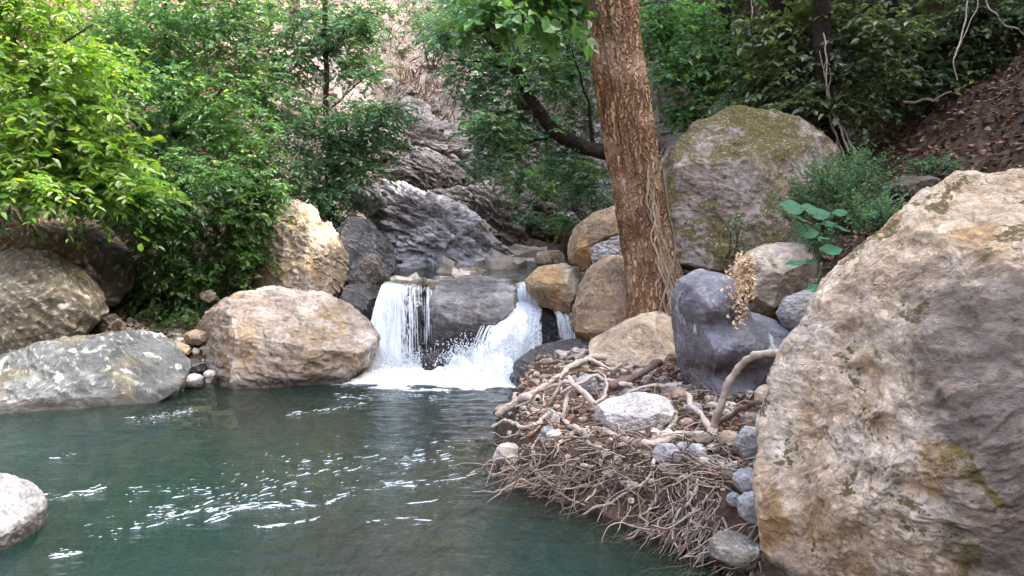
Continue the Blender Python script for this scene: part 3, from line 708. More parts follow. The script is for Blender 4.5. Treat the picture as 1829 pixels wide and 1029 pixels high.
tree('broadleaf_tree', 'tall green tree whose crown fills the picture left of the slender trunk', 'tree',
     [(330, 560, 10.6), (325, 350, 10.6), (300, 120, 10.7), (290, -150, 10.7)], .08, .035,
     [([(320, 330, 10.6), (250, 230, 10.4), (190, 160, 10.2)], .03, .008), ([(315, 260, 10.6), (390, 170, 10.5), (440, 110, 10.4)], .03, .008),
      ([(305, 150, 10.6), (240, 70, 10.4), (200, 0, 10.3)], .025, .006)],
     [(300, 60, 10.5, 110, 80, 150), (210, 60, 10.2, 80, 70, 100), (400, 70, 10.6, 80, 80, 120), (250, 150, 10.1, 100, 50, 100), (370, 170, 10.3, 100, 60, 120),
      (430, 240, 10.4, 80, 60, 100), (320, 300, 9.9, 110, 40, 100), (420, 330, 9.9, 100, 40, 100), (300, -110, 10.6, 220, 100, 150),
      (340, 20, 10.9, 150, 60, 150), (450, 20, 10.9, 70, 60, 110), (200, 110, 10.8, 80, 60, 110), (330, 120, 10.9, 110, 50, 150), (460, 150, 10.9, 70, 60, 110), (350, 230, 10.7, 100, 45, 130), (440, 300, 10.5, 80, 50, 110)],
     'leaf_mid', 'bark_thin', 62, L=.38, ln=.066, wd=.032, per=13, flat=.65)
tree('broadleaf_tree', 'slender straight trunked tree with small leaves in front of the dry slope', 'tree',
     [(592, 420, 11.4), (588, 300, 11.4), (583, 150, 11.4), (578, -60, 11.4), (575, -250, 11.4)], .055, .025,
     [([(586, 200, 11.4), (640, 150, 11.3), (690, 120, 11.2)], .014, .004), ([(585, 140, 11.4), (530, 80, 11.3), (500, 40, 11.3)], .014, .004),
      ([(588, 260, 11.4), (660, 215, 11.2), (740, 195, 11.1)], .014, .004), ([(583, 100, 11.4), (620, 50, 11.4), (650, 0, 11.3)], .012, .004)],
     [(600, 60, 11.4, 75, 60, 90), (520, 80, 11.2, 65, 75, 90), (650, 30, 11.3, 55, 45, 60), (640, 120, 11.2, 55, 40, 60), (500, 190, 11.2, 70, 45, 75), (640, 205, 11.0, 100, 35, 110),
      (560, 250, 11.2, 90, 45, 100), (630, 280, 11.2, 70, 45, 80), (590, 340, 11.2, 80, 40, 90), (500, 320, 10.8, 70, 60, 90), (590, -120, 11.4, 150, 100, 90),
      (560, 40, 11.6, 90, 60, 130), (640, 80, 11.6, 60, 60, 90), (530, 130, 11.6, 70, 35, 70), (530, 230, 11.5, 80, 50, 110), (660, 240, 11.3, 70, 40, 90), (610, 300, 11.4, 90, 40, 120), (690, 195, 11.0, 60, 22, 60)],
     'leaf_blue', 'bark_thin', 63, L=.34, ln=.07, wd=.028, per=13, flat=.55)
tree('sapling', 'thin brown stemmed sapling hung with dark leaves between the boulders', 'tree',
     [(388, 545, 9.6), (386, 450, 9.6), (384, 380, 9.6), (378, 290, 9.7)], .035, .018,
     [([(386, 420, 9.6), (340, 390, 9.4), (300, 380, 9.3)], .01, .003), ([(386, 440, 9.6), (430, 410, 9.4), (455, 400, 9.3)], .01, .003)],
     [(300, 400, 9.6, 90, 35, 80), (420, 380, 9.6, 70, 45, 80), (300, 455, 9.6, 80, 40, 80), (430, 450, 9.7, 55, 50, 80), (350, 500, 9.6, 60, 35, 70), (280, 530, 9.8, 60, 30, 60), (450, 350, 9.8, 60, 30, 60)],
     'leaf_dark', 'bark_thin', 64, L=.36, ln=.08, wd=.042, per=11, flat=.82, droop=.35)
def bush(name, label, cat, clumps, leaf, seed, stem=None, group=None, **kw):
    rng = np.random.default_rng(seed); c0 = clumps[0]
    base = P(c0[0], c0[1] + c0[4], c0[2]); root = empty(name, base, label, cat, group)
    mb = MB()
    for cl in clumps:
        x, y, Yd, rx, ry, n = cl[:6]; k2 = dict(kw); k2.update(cl[6] if len(cl) > 6 else {})
        px_clump(mb, x, y, Yd, rx, ry, n, rng, **k2)
    keep_at(mb.build('foliage', [M[leaf], M['bark_thin']], smooth=False), root)
    sb = MB()
    for cl in clumps:
        x, y, Yd, rx, ry, n = cl[:6]
        for _ in range(5):
            e = P(x + rng.uniform(-.7, .7) * rx, y + rng.uniform(-.6, .6) * ry, Yd)
            b = base + np.array([rng.uniform(-.1, .1), rng.uniform(-.1, .1), -.1]); mid = (b + e) / 2 + rng.normal(0, .06, 3)
            v, q = tube(spline([b, mid, e], 10), np.linspace(.009, .003, 10), 5); sb.add(v, q)
    keep_at(sb.build('stem', M['bark_thin']), root)
    return root
bush('fern_clump', 'dark green ferny undergrowth at the foot of the thin sapling', 'undergrowth',
     [(330, 555, 9.5, 90, 30, 120), (400, 500, 9.9, 60, 40, 70), (280, 500, 10.0, 60, 50, 80)], 'leaf_dark', 65, L=.3, ln=.055, wd=.028, per=12, flat=.8, droop=.5)
bush('hanging_bush', 'bright bush with wide drooping leaves just above the dark brown boulder', 'bush',
     [(60, 318, 8.6, 120, 26, 90), (170, 322, 8.9, 100, 30, 90), (-40, 310, 8.6, 80, 36, 60), (250, 350, 9.3, 80, 36, 80)], 'leaf_mid', 66, L=.42, ln=.11, wd=.06, flat=.9, droop=.4)
bush('bush', 'blue green bush in the gap behind the yellow green tree', 'bush',
     [(170, 250, 11.2, 100, 45, 120), (280, 250, 11.4, 80, 50, 100), (90, 200, 11.2, 80, 60, 90)], 'leaf_blue', 67, L=.4, ln=.09, wd=.045, flat=.75)
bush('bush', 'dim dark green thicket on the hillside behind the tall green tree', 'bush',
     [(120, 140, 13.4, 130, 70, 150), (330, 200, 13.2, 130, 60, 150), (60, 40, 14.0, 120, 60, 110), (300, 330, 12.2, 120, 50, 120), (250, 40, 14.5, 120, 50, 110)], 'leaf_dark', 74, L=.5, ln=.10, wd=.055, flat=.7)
bush('bush', 'dark bush crowding the bank behind the pointed ochre boulder', 'bush',
     [(560, 370, 12.0, 90, 50, 130), (480, 390, 11.2, 60, 50, 90), (640, 350, 12.4, 50, 35, 60), (440, 440, 11.0, 50, 60, 80)], 'leaf_dark', 68, L=.35, ln=.07, wd=.034, flat=.7)
# behind the falls
tree('leaning_tree', 'dark limbed tree reaching left out from behind the big trunk', 'tree',
     [(1190, 330, 11.2), (1120, 278, 11.2), (1060, 268, 11.1), (1000, 240, 11.0), (955, 190, 10.9), (920, 120, 10.9), (860, 50, 10.8), (800, -60, 10.8)], .13, .04,
     [([(950, 190, 10.9), (900, 200, 10.7), (850, 215, 10.5)], .03, .006), ([(1000, 240, 11.0), (930, 260, 10.8), (860, 300, 10.6)], .03, .006), ([(925, 130, 10.9), (860, 110, 10.8), (800, 110, 10.7)], .03, .006),
      ([(1060, 268, 11.1), (1050, 180, 11.0), (1020, 90, 10.9)], .035, .008)],
     [(860, 120, 10.9, 80, 40, 110), (950, 130, 11.0, 90, 50, 130), (1030, 140, 11.4, 50, 60, 80), (880, 225, 10.6, 60, 40, 80), (960, 240, 11.2, 70, 40, 90), (1040, 210, 11.6, 60, 50, 90),
      (870, 290, 10.5, 50, 40, 70), (930, 320, 10.9, 60, 35, 60), (820, 60, 11.2, 60, 40, 70), (980, 60, 11.4, 90, 40, 110), (1040, 320, 11.2, 45, 40, 60),
      (830, 20, 11.4, 60, 40, 80), (860, 0, 10.6, 90, 30, 110), (980, 20, 10.8, 90, 35, 120), (790, 60, 11.0, 40, 40, 50), (900, 70, 11.5, 90, 45, 120), (1000, 110, 11.8, 80, 50, 110), (930, 190, 11.5, 70, 40, 80), (850, 170, 10.9, 50, 35, 60), (1060, 60, 11.6, 60, 60, 90), (1000, 290, 11.5, 60, 45, 70), (900, 260, 11.0, 50, 40, 60)],
     'leaf_blue', 'bark_dark', 69, L=.34, ln=.068, wd=.028, per=13, flat=.5)
tree('broadleaf_branch', 'overhanging branch with large light green leaves at the top edge beside the trunk', 'branch',
     [(1040, -200, 7.6), (990, -60, 7.5), (930, -10, 7.4), (880, 20, 7.3)], .03, .008, [],
     [(900, 10, 7.4, 90, 35, 55), (980, 10, 7.5, 80, 40, 55), (860, 40, 7.3, 50, 25, 22), (950, -60, 7.5, 130, 40, 60)],
     'leaf_mid', 'bark_thin', 70, L=.35, ln=.10, wd=.08, per=8, flat=.7)
bush('bush', 'pale blue green bush under the leaning tree, upstream of the boulders', 'bush',
     [(1050, 345, 12.6, 55, 50, 90), (990, 300, 13.2, 60, 40, 70), (940, 390, 13.0, 40, 25, 30), (1010, 395, 12.2, 25, 22, 30)], 'leaf_blue', 71, L=.32, ln=.07, wd=.035)
bush('bush', 'bright green bush growing in the ravine left of the big trunk', 'bush',
     [(975, 320, 14.2, 45, 35, 70), (1000, 395, 13.0, 20, 18, 26), (1030, 300, 14.5, 40, 35, 60)], 'leaf_sun', 73, L=.3, ln=.07, wd=.04)
bush('bush', 'thin twiggy shrub on the dry slope near the top of the picture', 'bush',
     [(770, 60, 17, 60, 50, 60), (745, 15, 18, 40, 30, 30), (810, 30, 16, 50, 50, 60)], 'leaf_blue', 72, L=.45, ln=.08, wd=.03, flat=.4)

# ------------------------------------------------------------------ the big tree
def big_tree():
    prof = [(-420, 1012, 112), (-200, 1062, 103), (0, 1092, 96), (100, 1106, 92), (200, 1122, 90), (300, 1139, 89), (400, 1153, 88), (470, 1165, 92), (530, 1176, 112), (575, 1186, 140), (640, 1190, 175)]
    yy = np.array([p[0] for p in prof], float); cx_ = np.array([p[1] for p in prof], float); ww = np.array([p[2] for p in prof], float)
    Yd = 8.2; n = 420; sides = 150
    ys = np.linspace(640, -420, n); c = np.array([P(np.interp(y, yy, cx_) - 6, y, Yd) for y in ys]); r = np.interp(ys, yy, ww) / 2 * Yd / F
    th = np.linspace(0, 2 * np.pi, sides, endpoint=False)
    fl = ss(430, 640, ys)
    rr_ = r[:, None] * (1 + fl[:, None] * .22 * np.cos(3 * th + 1.2)[None] + .06 * np.cos(2 * th + ys[:, None] * .004))
    dx, dy = np.cos(th)[None], np.sin(th)[None]
    zz = c[:, 2][:, None] + 0 * th[None]
    sp = np.stack([(dx * 3.4 + 0 * zz), dy * 3.4 + 0 * zz, zz * 1.9], -1).reshape(-1, 3)
    wob = fbm(sp * .8 + 5, 81, 3).reshape(n, sides) * .8
    sp2 = sp * np.array([2.1, 2.1, .32]) + np.stack([wob.ravel()] * 3, -1) * .6
    d = .024 * ridged(sp2, 82, 4, .6).reshape(n, sides) + .02 * fbm(sp * .5, 83, 3).reshape(n, sides)
    R = rr_ * .89 - .014 + d
    v = np.stack([c[:, 0][:, None] + dx * R, c[:, 1][:, None] + dy * R, zz], -1).reshape(-1, 3)
    i = np.arange(n - 1)[:, None] * sides; j = np.arange(sides)[None]; j2 = (j + 1) % sides
    q = np.stack([i + j, i + j2, i + sides + j2, i + sides + j], -1).reshape(-1, 4)
    root = empty('big_tree', P(1184, 600, Yd), 'big straight tree with furrowed orange brown bark leaning slightly left', 'tree')
    keep_at(mesh_np('trunk', v, q, M['bark']), root)
    rng = np.random.default_rng(84); mb = MB()
    def on_bark(x, y, lift=.045):                                   # a point on the front of the trunk
        cx0 = np.interp(y, yy, cx_) - 6; w0 = np.interp(y, yy, ww) / 2
        u_ = np.clip((x - cx0) / w0, -1.15, 1.15)
        return P(x, y, Yd - w0 * Yd / F * math.sqrt(max(0, 1 - min(1, u_ * u_))) * .92 - lift)
    for k_ in range(44):                                            # roots that run down the right side of the trunk
        y0 = rng.uniform(270, 480); y1 = rng.uniform(540, 640); u0 = rng.uniform(.45, 1.05); u1 = u0 + rng.uniform(-.45, .25)
        ys_ = np.linspace(y0, y1, 24)
        pts = [on_bark(np.interp(y, yy, cx_) - 6 + (u0 + (u1 - u0) * i_ / 23) * np.interp(y, yy, ww) / 2 + 5 * math.sin(y * .045 + k_) + 3 * math.sin(y * .11 + 2 * k_), y) for i_, y in enumerate(ys_)]
        v, q = tube(spline(pts, 60), np.linspace(rng.uniform(.004, .010), .003, 60), 5, .3, 3); mb.add(v, q)
    for pts in ([(1190, 300), (1200, 380), (1212, 440), (1200, 500), (1185, 560), (1210, 610), (1235, 612)], [(1185, 420), (1206, 470), (1225, 520), (1240, 560)]):
        v, q = tube(spline([on_bark(a - 6, b, .06) for a, b in pts], 60), np.linspace(.014, .007, 60), 6, .3, 4); mb.add(v, q)
    keep_at(mb.build('aerial_root', M['root_mid']), root)
    mb = MB()
    for x, y, Yd2, rx, ry, n_ in [(950, -420, 8, 300, 130, 160), (1250, -380, 8.4, 260, 140, 140)]:
        px_clump(mb, x, y, Yd2, rx, ry, n_, rng, L=.5, ln=.12, wd=.07)
    keep_at(mb.build('crown', [M['leaf_mid'], M['bark_thin']], smooth=False), root)
    v, q = tube(spline([P(1030, -350, 8.2), P(980, -420, 8.1), P(850, -430, 8)], 20), np.linspace(.12, .03, 20), 8, .2); mb = MB(); mb.add(v, q)
    v, q = tube(spline([P(1040, -330, 8.2), P(1150, -400, 8.3), P(1300, -410, 8.4)], 20), np.linspace(.12, .03, 20), 8, .2); mb.add(v, q)
    keep_at(mb.build('branch', M['bark']), root)
big_tree()

# ------------------------------------------------------------------ forest on the right
G_F = 'shaded forest trees on the right slope'
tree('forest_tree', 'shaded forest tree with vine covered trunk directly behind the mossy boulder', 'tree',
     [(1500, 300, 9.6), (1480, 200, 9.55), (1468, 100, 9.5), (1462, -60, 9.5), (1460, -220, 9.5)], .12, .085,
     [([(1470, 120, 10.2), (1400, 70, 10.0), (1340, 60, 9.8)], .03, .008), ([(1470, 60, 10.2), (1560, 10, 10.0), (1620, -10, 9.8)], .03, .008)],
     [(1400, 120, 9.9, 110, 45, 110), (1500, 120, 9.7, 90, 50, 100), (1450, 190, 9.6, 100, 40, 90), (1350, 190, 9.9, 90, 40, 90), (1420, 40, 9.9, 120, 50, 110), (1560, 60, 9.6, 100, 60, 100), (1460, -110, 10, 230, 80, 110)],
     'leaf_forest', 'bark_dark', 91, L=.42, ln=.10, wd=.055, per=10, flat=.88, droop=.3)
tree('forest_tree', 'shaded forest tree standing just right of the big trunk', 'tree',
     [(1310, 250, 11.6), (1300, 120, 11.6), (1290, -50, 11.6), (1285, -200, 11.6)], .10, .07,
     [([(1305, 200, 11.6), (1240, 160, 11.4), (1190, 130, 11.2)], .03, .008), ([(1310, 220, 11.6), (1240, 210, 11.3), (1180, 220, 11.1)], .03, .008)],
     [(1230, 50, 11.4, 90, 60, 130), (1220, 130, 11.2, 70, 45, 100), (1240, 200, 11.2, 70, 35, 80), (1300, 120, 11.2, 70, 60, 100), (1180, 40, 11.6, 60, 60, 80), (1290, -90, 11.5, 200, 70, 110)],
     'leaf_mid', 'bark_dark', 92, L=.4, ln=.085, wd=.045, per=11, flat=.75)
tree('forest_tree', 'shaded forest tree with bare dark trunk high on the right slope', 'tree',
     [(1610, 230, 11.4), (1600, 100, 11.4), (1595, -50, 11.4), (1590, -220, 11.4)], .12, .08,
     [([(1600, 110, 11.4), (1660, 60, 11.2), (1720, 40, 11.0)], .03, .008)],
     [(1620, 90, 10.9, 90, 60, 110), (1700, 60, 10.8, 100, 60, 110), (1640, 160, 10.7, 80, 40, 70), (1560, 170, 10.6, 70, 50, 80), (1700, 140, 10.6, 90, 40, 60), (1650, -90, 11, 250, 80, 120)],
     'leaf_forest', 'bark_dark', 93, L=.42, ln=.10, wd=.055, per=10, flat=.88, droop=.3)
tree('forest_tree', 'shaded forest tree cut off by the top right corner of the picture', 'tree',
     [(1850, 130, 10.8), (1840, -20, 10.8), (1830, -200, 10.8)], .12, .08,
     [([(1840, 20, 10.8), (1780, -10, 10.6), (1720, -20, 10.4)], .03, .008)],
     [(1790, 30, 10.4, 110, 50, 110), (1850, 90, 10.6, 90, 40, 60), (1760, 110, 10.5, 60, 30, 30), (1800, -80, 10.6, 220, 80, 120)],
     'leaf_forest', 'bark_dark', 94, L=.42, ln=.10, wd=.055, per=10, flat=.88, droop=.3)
# trees added on hill crest and slope, mostly unseen, to shade the gorge
rngf = np.random.default_rng(95)
for k_ in range(18):
    x0, y0 = rngf.uniform(7.5, 15), -6 + k_ * 2.6 + rngf.uniform(-.6, .6)
    if k_ >= 10: x0, y0 = 4.6 + .45 * (k_ - 10) + rngf.uniform(-.5, .5), 13.6 + 1.35 * (k_ - 10) + rngf.uniform(-.5, .5)
    z0 = float(terr(np.array([x0]), np.array([y0]))[0])
    root = empty('shade_tree', (x0, y0, z0), 'tall tree added on the right hillside to shade the gorge', 'tree', 'shade trees added on the right hill')
    v, q = tube(spline([(x0, y0, z0 - .3), (x0 + .2, y0, z0 + 3), (x0, y0 + .2, z0 + 6)], 20), np.linspace(.16, .06, 20), 8, .2)
    keep_at(mesh_np('trunk', v, q, M['bark_dark']), root)
    mb = MB()
    for _ in range(5):
        o_, d_ = clump_points(np.array([x0, y0, z0]) + rngf.normal(0, 1, 3) * np.array([1.2, 1.2, .8]) + np.array([0, 0, 4.6]), np.array([1.7, 1.7, 1.3]), 150, rngf)
        sprays(mb, o_, d_ * np.array([1, 1, .4]) + rngf.normal(0, .4, d_.shape), .7 * rngf.uniform(.7, 1.3, 150), 9, .17, .10, rngf)
    keep_at(mb.build('crown', [M['leaf_forest'], M['bark_thin']], smooth=False), root)
# vines
def vine(label, pts, r, seed, mat='root', name='vine', cat='vine', n=70, extra=()):
    mb = MB()
    p = spline([P(*t) for t in pts], n); p = p + np.stack([noise(p * 6 + 3, seed), noise(p * 6 + 31, seed), noise(p * 6 + 61, seed)], -1) * .05
    v, q = tube(p, np.linspace(r, r * .6, n), 6, .3, seed); mb.add(v, q)
    for i_, e in enumerate(extra):
        p = spline([P(*t) for t in e], n); p = p + np.stack([noise(p * 5 + 3 + 9 * i_, seed + 1), noise(p * 5 + 31, seed + i_), 0 * p[:, 0]], -1) * .06
        v, q = tube(p, np.linspace(r * .7, r * .35, n), 6, .3, seed); mb.add(v, q)
    o = mb.build(name, M[mat]); recenter(o, P(*pts[-1])); tag(o, label, cat); return o
vine('pale bare vine hanging in front of the dark wood at the upper right', [(1735, -60, 8.6), (1728, 20, 8.6), (1715, 75, 8.6), (1705, 110, 8.6), (1712, 140, 8.6)], .010, 101,
     extra=[[(1760, -60, 8.6), (1745, 10, 8.6), (1722, 60, 8.6), (1708, 95, 8.6)]])
vine('thin pale twig slanting into the picture at the top right corner', [(1750, -40, 8.7), (1775, 25, 8.7), (1805, 45, 8.7), (1850, 70, 8.7)], .008, 102)
vine('bundle of pale vine stems climbing the vine covered forest trunk', [(1515, 275, 9.4), (1490, 210, 9.4), (1478, 160, 9.38), (1470, 60, 9.35)], .014, 103,
     extra=[[(1500, 278, 9.4), (1484, 220, 9.4), (1476, 170, 9.38), (1474, 100, 9.36)], [(1528, 272, 9.4), (1498, 215, 9.4), (1480, 165, 9.36), (1464, 90, 9.36)], [(1508, 280, 9.38), (1492, 235, 9.38), (1482, 180, 9.36), (1481, 120, 9.36)]])
vine('thin grey liana hanging down behind the mossy boulder', [(1342, -60, 10.4), (1340, 40, 10.4), (1350, 110, 10.4), (1360, 190, 10.4)], .008, 104, extra=[[(1390, 130, 10.2), (1365, 160, 10.2), (1355, 200, 10.2)]])
vine('fallen dead branch lying on the leaf litter slope', [(1615, 185, 9.2), (1650, 180, 9.0), (1700, 165, 8.9)], .02, 105, 'root_dark', 'dead_branch', 'branch')

# ------------------------------------------------------------------ bank plants
bush('shrub', 'grey green fine leaved shrub growing between the mossy boulder and the giant boulder', 'shrub',
     [(1500, 340, 6.9, 95, 55, 190), (1440, 370, 6.9, 50, 40, 70), (1560, 385, 6.6, 60, 35, 90), (1530, 295, 7.2, 50, 30, 60), (1460, 425, 6.7, 40, 25, 40)], 'leaf_blue', 111, L=.24, ln=.042, wd=.014, per=15, flat=.2, droop=0., lean=(0, 0, .6))
bush('shrub', 'small grey green shrub on the slope behind the giant boulder top', 'shrub',
     [(1670, 300, 7.8, 55, 25, 70), (1735, 308, 7.6, 30, 18, 30)], 'leaf_blue', 112, L=.2, ln=.045, wd=.018, per=12, flat=.3, lean=(0, 0, .5))
bush('shrub', 'wispy little plant on the face of the mossy boulder', 'plant',
     [(1312, 410, 8.0, 26, 34, 30), (1330, 445, 7.8, 20, 20, 14)], 'leaf_blue', 113, L=.14, ln=.03, wd=.012, per=10, flat=.2, lean=(0, 0, .5))
def round_plant():
    rng = np.random.default_rng(114)
    root = empty('round_leaf_plant', P(1450, 480, 6.0), 'plant with large round bright green leaves hanging over the beige boulder', 'plant')
    sb = MB()
    for x, y, r in [(1415, 370, 20), (1445, 372, 15), (1463, 382, 17), (1440, 412, 20), (1480, 400, 14), (1504, 408, 15), (1484, 446, 18), (1420, 470, 17), (1448, 468, 12), (1470, 425, 11), (1455, 515, 14), (1500, 380, 12), (1430, 390, 12)]:
        Yd = 5.9 + rng.uniform(-.15, .15); c = P(x, y, Yd); R = r * Yd / F * 1.1
        nrm = unit(np.array([rng.normal(0, .22), -.42 + rng.normal(0, .2), .9])); a = unit(np.cross(nrm, [0, 1, .2])); b = np.cross(nrm, a)
        m = 18; th = np.linspace(.25, 2 * np.pi - .25, m); rr_ = R * (1 + .05 * np.sin(th * 7))
        out = c + a * (np.cos(th) * rr_)[:, None] + b * (np.sin(th) * rr_)[:, None] + nrm * (.10 * R * np.sin(th * 3))[:, None]
        mid = c + (out - c) * .55 - nrm * R * .06
        v = np.vstack([np.repeat((c - nrm * R * .12)[None], m, 0), mid, out])
        i = np.arange(m - 1)[:, None]
        q = np.concatenate([i + np.array([[0, 1, m + 1, m]]), i + np.array([[m, m + 1, 2 * m + 1, 2 * m]])])
        q = q[:, ::-1]
        keep_at(mesh_np('leaf', v, q, M['leaf_round']), root)
        base = P(1465 + rng.uniform(-15, 15), 470, 6.1)
        v, q = tube(spline([base, (base + c) / 2 + np.array([0, -.03, .03]), c - nrm * R * .12], 10), .003, 5); sb.add(v, q)
    keep_at(sb.build('stem', M['leaf_blue']), root)
round_plant()
def dry_plant():
    rng = np.random.default_rng(115)
    root = empty('dried_plant', P(1330, 500, 5.75), 'dried cream flowered plant drooping over the blue grey boulder', 'plant')
    mb, fb = MB(), MB()
    for k in range(26):
        x1, y1 = 1322 + rng.normal(0, 16), rng.uniform(455, 575)
        if y1 > 535: x1 = 1318 + rng.normal(0, 6)
        pts = [P(1345 + rng.normal(0, 4), 500, 5.85), P((1345 + x1) / 2, (500 + y1) / 2 - 18, 5.75), P(x1, y1, 5.68)]
        sp_ = spline(pts, 14); v, q = tube(sp_, .0022, 4); mb.add(v, q)
        n = 26; o_ = sp_[rng.integers(5, 14, n)] + rng.normal(0, .022, (n, 3)); d_ = unit(rng.normal(size=(n, 3)))
        v, q = leaf_quads(o_, d_, unit(rng.normal(size=(n, 3))), rng.uniform(.018, .040, n), rng.uniform(.012, .026, n), rng); fb.add(v, q)
    keep_at(mb.build('stem', M['root_thin']), root); keep_at(fb.build('foliage', M['dry_flower'], smooth=False), root)  # the foliage mesh here is the cream dried flowers
dry_plant()

# ------------------------------------------------------------------ bank: stones, roots, litter
def stone(px, py, w, h, mat, label, seed, lift=.0, Yd=None, cat='stone', th=1., n=26, amp=.06):
    Y_ = hit(px, py + h * .6, 0.)[1]
    if Yd is not None and Yd > 8: Y_ = Yd
    ang = np.linspace(0, 2 * np.pi, 12, endpoint=False); rg = np.random.default_rng(seed); rr_ = 1 + rg.uniform(-.10, .10, 12)
    return rock('stone', [(px + w * r * math.cos(t), py - h * r * math.sin(t)) for t, r in zip(ang, rr_)], Y_, w * th * Y_ / F, mat, label, seed, cat, n=n, amp=amp, cuts=5)
o = rock('stone', [(1056, 738), (1084, 712), (1140, 701), (1190, 711), (1209, 740), (1192, 768), (1150, 790), (1100, 786), (1068, 764)], hit(1130, 765)[1] + .05, .24, 'white',
         'large white streaked stone cradled by roots on the bank', 201, 'stone', n=70, amp=.05, planes=[((0, -.5, .86), .7)])
for k_, a_ in enumerate([
        (1095, 692, 19, 13, 'white', 'small white angular stone just above the large white streaked stone'),
        (1048, 690, 24, 20, 'bluestone', 'grey blue angular stone beside the small white stone on the root bank'),
        (1128, 700, 22, 8, 'bluestone', 'thin flat blue grey stone behind the large white streaked stone'),
        (1190, 812, 25, 20, 'pale', 'grey striped stone under the thick root right of the white stone'),
        (1246, 806, 16, 14, 'pale', 'small grey round stone beside the foot of the arched root'),
        (1222, 800, 13, 11, 'white', 'small pale stone between two grey stones under the thick root'),
        (906, 816, 26, 23, 'tan_grey', 'rounded tan grey stone at the water edge at the bank tip'),
        (874, 846, 17, 8, 'tan_grey', 'flat stone lying half in water left of the bank tip'),
        (978, 772, 13, 11, 'bluestone', 'small blue white stone caught among roots at the bank edge'),
        (992, 752, 8, 14, 'white', 'tiny upright white stone among roots at the bank edge'),
        (1228, 756, 13, 9, 'pinkstone', 'small red brown stone right of the large white streaked stone'),
        (1338, 792, 23, 29, 'bluestone', 'upright blue grey stone topmost of the pile against the giant boulder'),
        (1340, 860, 33, 23, 'bluestone', 'blue grey stone in the middle of the pile against the giant boulder'),
        (1346, 906, 30, 28, 'bluestone', 'greenish blue stone lowest of the pile against the giant boulder'),
        (1311, 893, 13, 14, 'bluestone', 'small blue stone tucked left of the stone pile'),
        (1304, 786, 20, 17, 'tan', 'small brown stone left of the upright blue grey stone'),
        (1366, 712, 19, 24, 'beige', 'round cream cobble against the giant boulder above the stone pile'),
        (1362, 750, 14, 12, 'white', 'small cream pebble below the round cream cobble'),
        (1342, 752, 18, 14, 'tan_grey', 'small tan stone behind the cream cobble'),
        (1150, 668, 22, 9, 'tan', 'flat tan stone under the weathered log on the bank'),
        (1215, 705, 16, 12, 'pinkstone', 'small pink brown stone at the foot of the blue grey boulder'),
        (1240, 730, 15, 11, 'pale', 'small pale stone at the foot of the blue grey boulder'),
        (1160, 640, 13, 8, 'white', 'small white stone at the foot of the yellow beige rock'),
        (905, 735, 26, 12, 'tan', 'flat pale tan stone at the bank tip beside the pool'),
        (320, 626, 20, 13, 'tan', 'small tan stone in the gap between the slate boulder and the large tan boulder'),
        (350, 602, 20, 14, 'tan_grey', 'small brown grey stone leaning on the large tan boulder'),
        (345, 682, 22, 13, 'white', 'small white grey stone at the waterline left of the large tan boulder'),
        (374, 668, 10, 7, 'white', 'tiny white stone at the waterline touching the large tan boulder'),
        (340, 655, 28, 12, 'dark', 'flat dark wet stone between slate boulder and large tan boulder'),
        (188, 580, 26, 20, 'brown', 'dim brown stone behind the flat slate boulder'),
        (372, 530, 14, 12, 'olive', 'small grey green stone in the leaves above the large tan boulder'),
        (1308, 985, 46, 34, 'olive', 'grey brown rock half buried in the bank under the stone pile'),
        (1130, 630, 24, 10, 'pale', 'flat pale stone at the lower edge of the yellow beige rock'),
        ]):
    d_ = {3: 5.35, 4: 5.25, 5: 5.3, 11: 4.3, 12: 4.15, 13: 4.05, 14: 4.1, 15: 4.6, 16: 4.4, 17: 4.4, 18: 4.7, 24: 8.6, 25: 8.8, 26: 8.3, 27: 8.3, 28: 8.5, 29: 9.0, 30: 9.3}.get(k_)
    stone(*a_, seed=220 + k_, Yd=d_)

def root_obj(label, pts, r0, r1, seed, mat='root', name='tree_root', cat='root', extra=(), lift=.03, wig=.02, sides=9, free=True):
    """A root lying along the ground: pts are photo pixels (px, py[, depth])."""
    mb = MB(); first = None
    for pp, a, b in [(pts, r0, r1)] + [(e[0], e[1], e[2]) for e in extra]:
        w = [P(t[0], t[1], min(t[2], hit(t[0], t[1])[1] - lift) if free else hit(t[0], t[1])[1] - lift) for t in pp]
        if first is None: first = w[0]
        n = 16 * len(pp); p = spline(w, n)
        p = p + np.stack([noise(p * 9 + 3, seed), noise(p * 9 + 31, seed), noise(p * 9 + 61, seed)], -1) * wig
        rad = .84 * np.linspace(a, b, n) * (1 + .30 * noise(p * 14, seed + 2) + .15 * noise(p * 40, seed + 4))
        rad[-1] *= .3; rad[0] *= .6
        v, q = tube(p, rad, sides, .35, seed); mb.add(v, q)
    o = mb.build(name, M[mat]); recenter(o, first); tag(o, label, cat); return o
S = .0036
root_obj('long arched root standing free against the blue grey boulder', [(1268, 808, 5.0), (1274, 770, 5.0), (1284, 730, 4.95), (1302, 685, 4.9), (1330, 645, 4.8), (1365, 632, 4.6), (1400, 630, 4.4)], .032, .024, 301, wig=.008)
root_obj('thick pinkish root curving under the large white streaked stone', [(1262, 778, 5.15), (1215, 776, 5.2), (1170, 792, 5.25), (1130, 790, 5.3), (1090, 775, 5.4), (1062, 765, 5.5)], .034, .024, 302, extra=[([(1170, 792, 5.25), (1200, 760, 5.3), (1210, 735, 5.4)], .02, .012)], wig=.01)
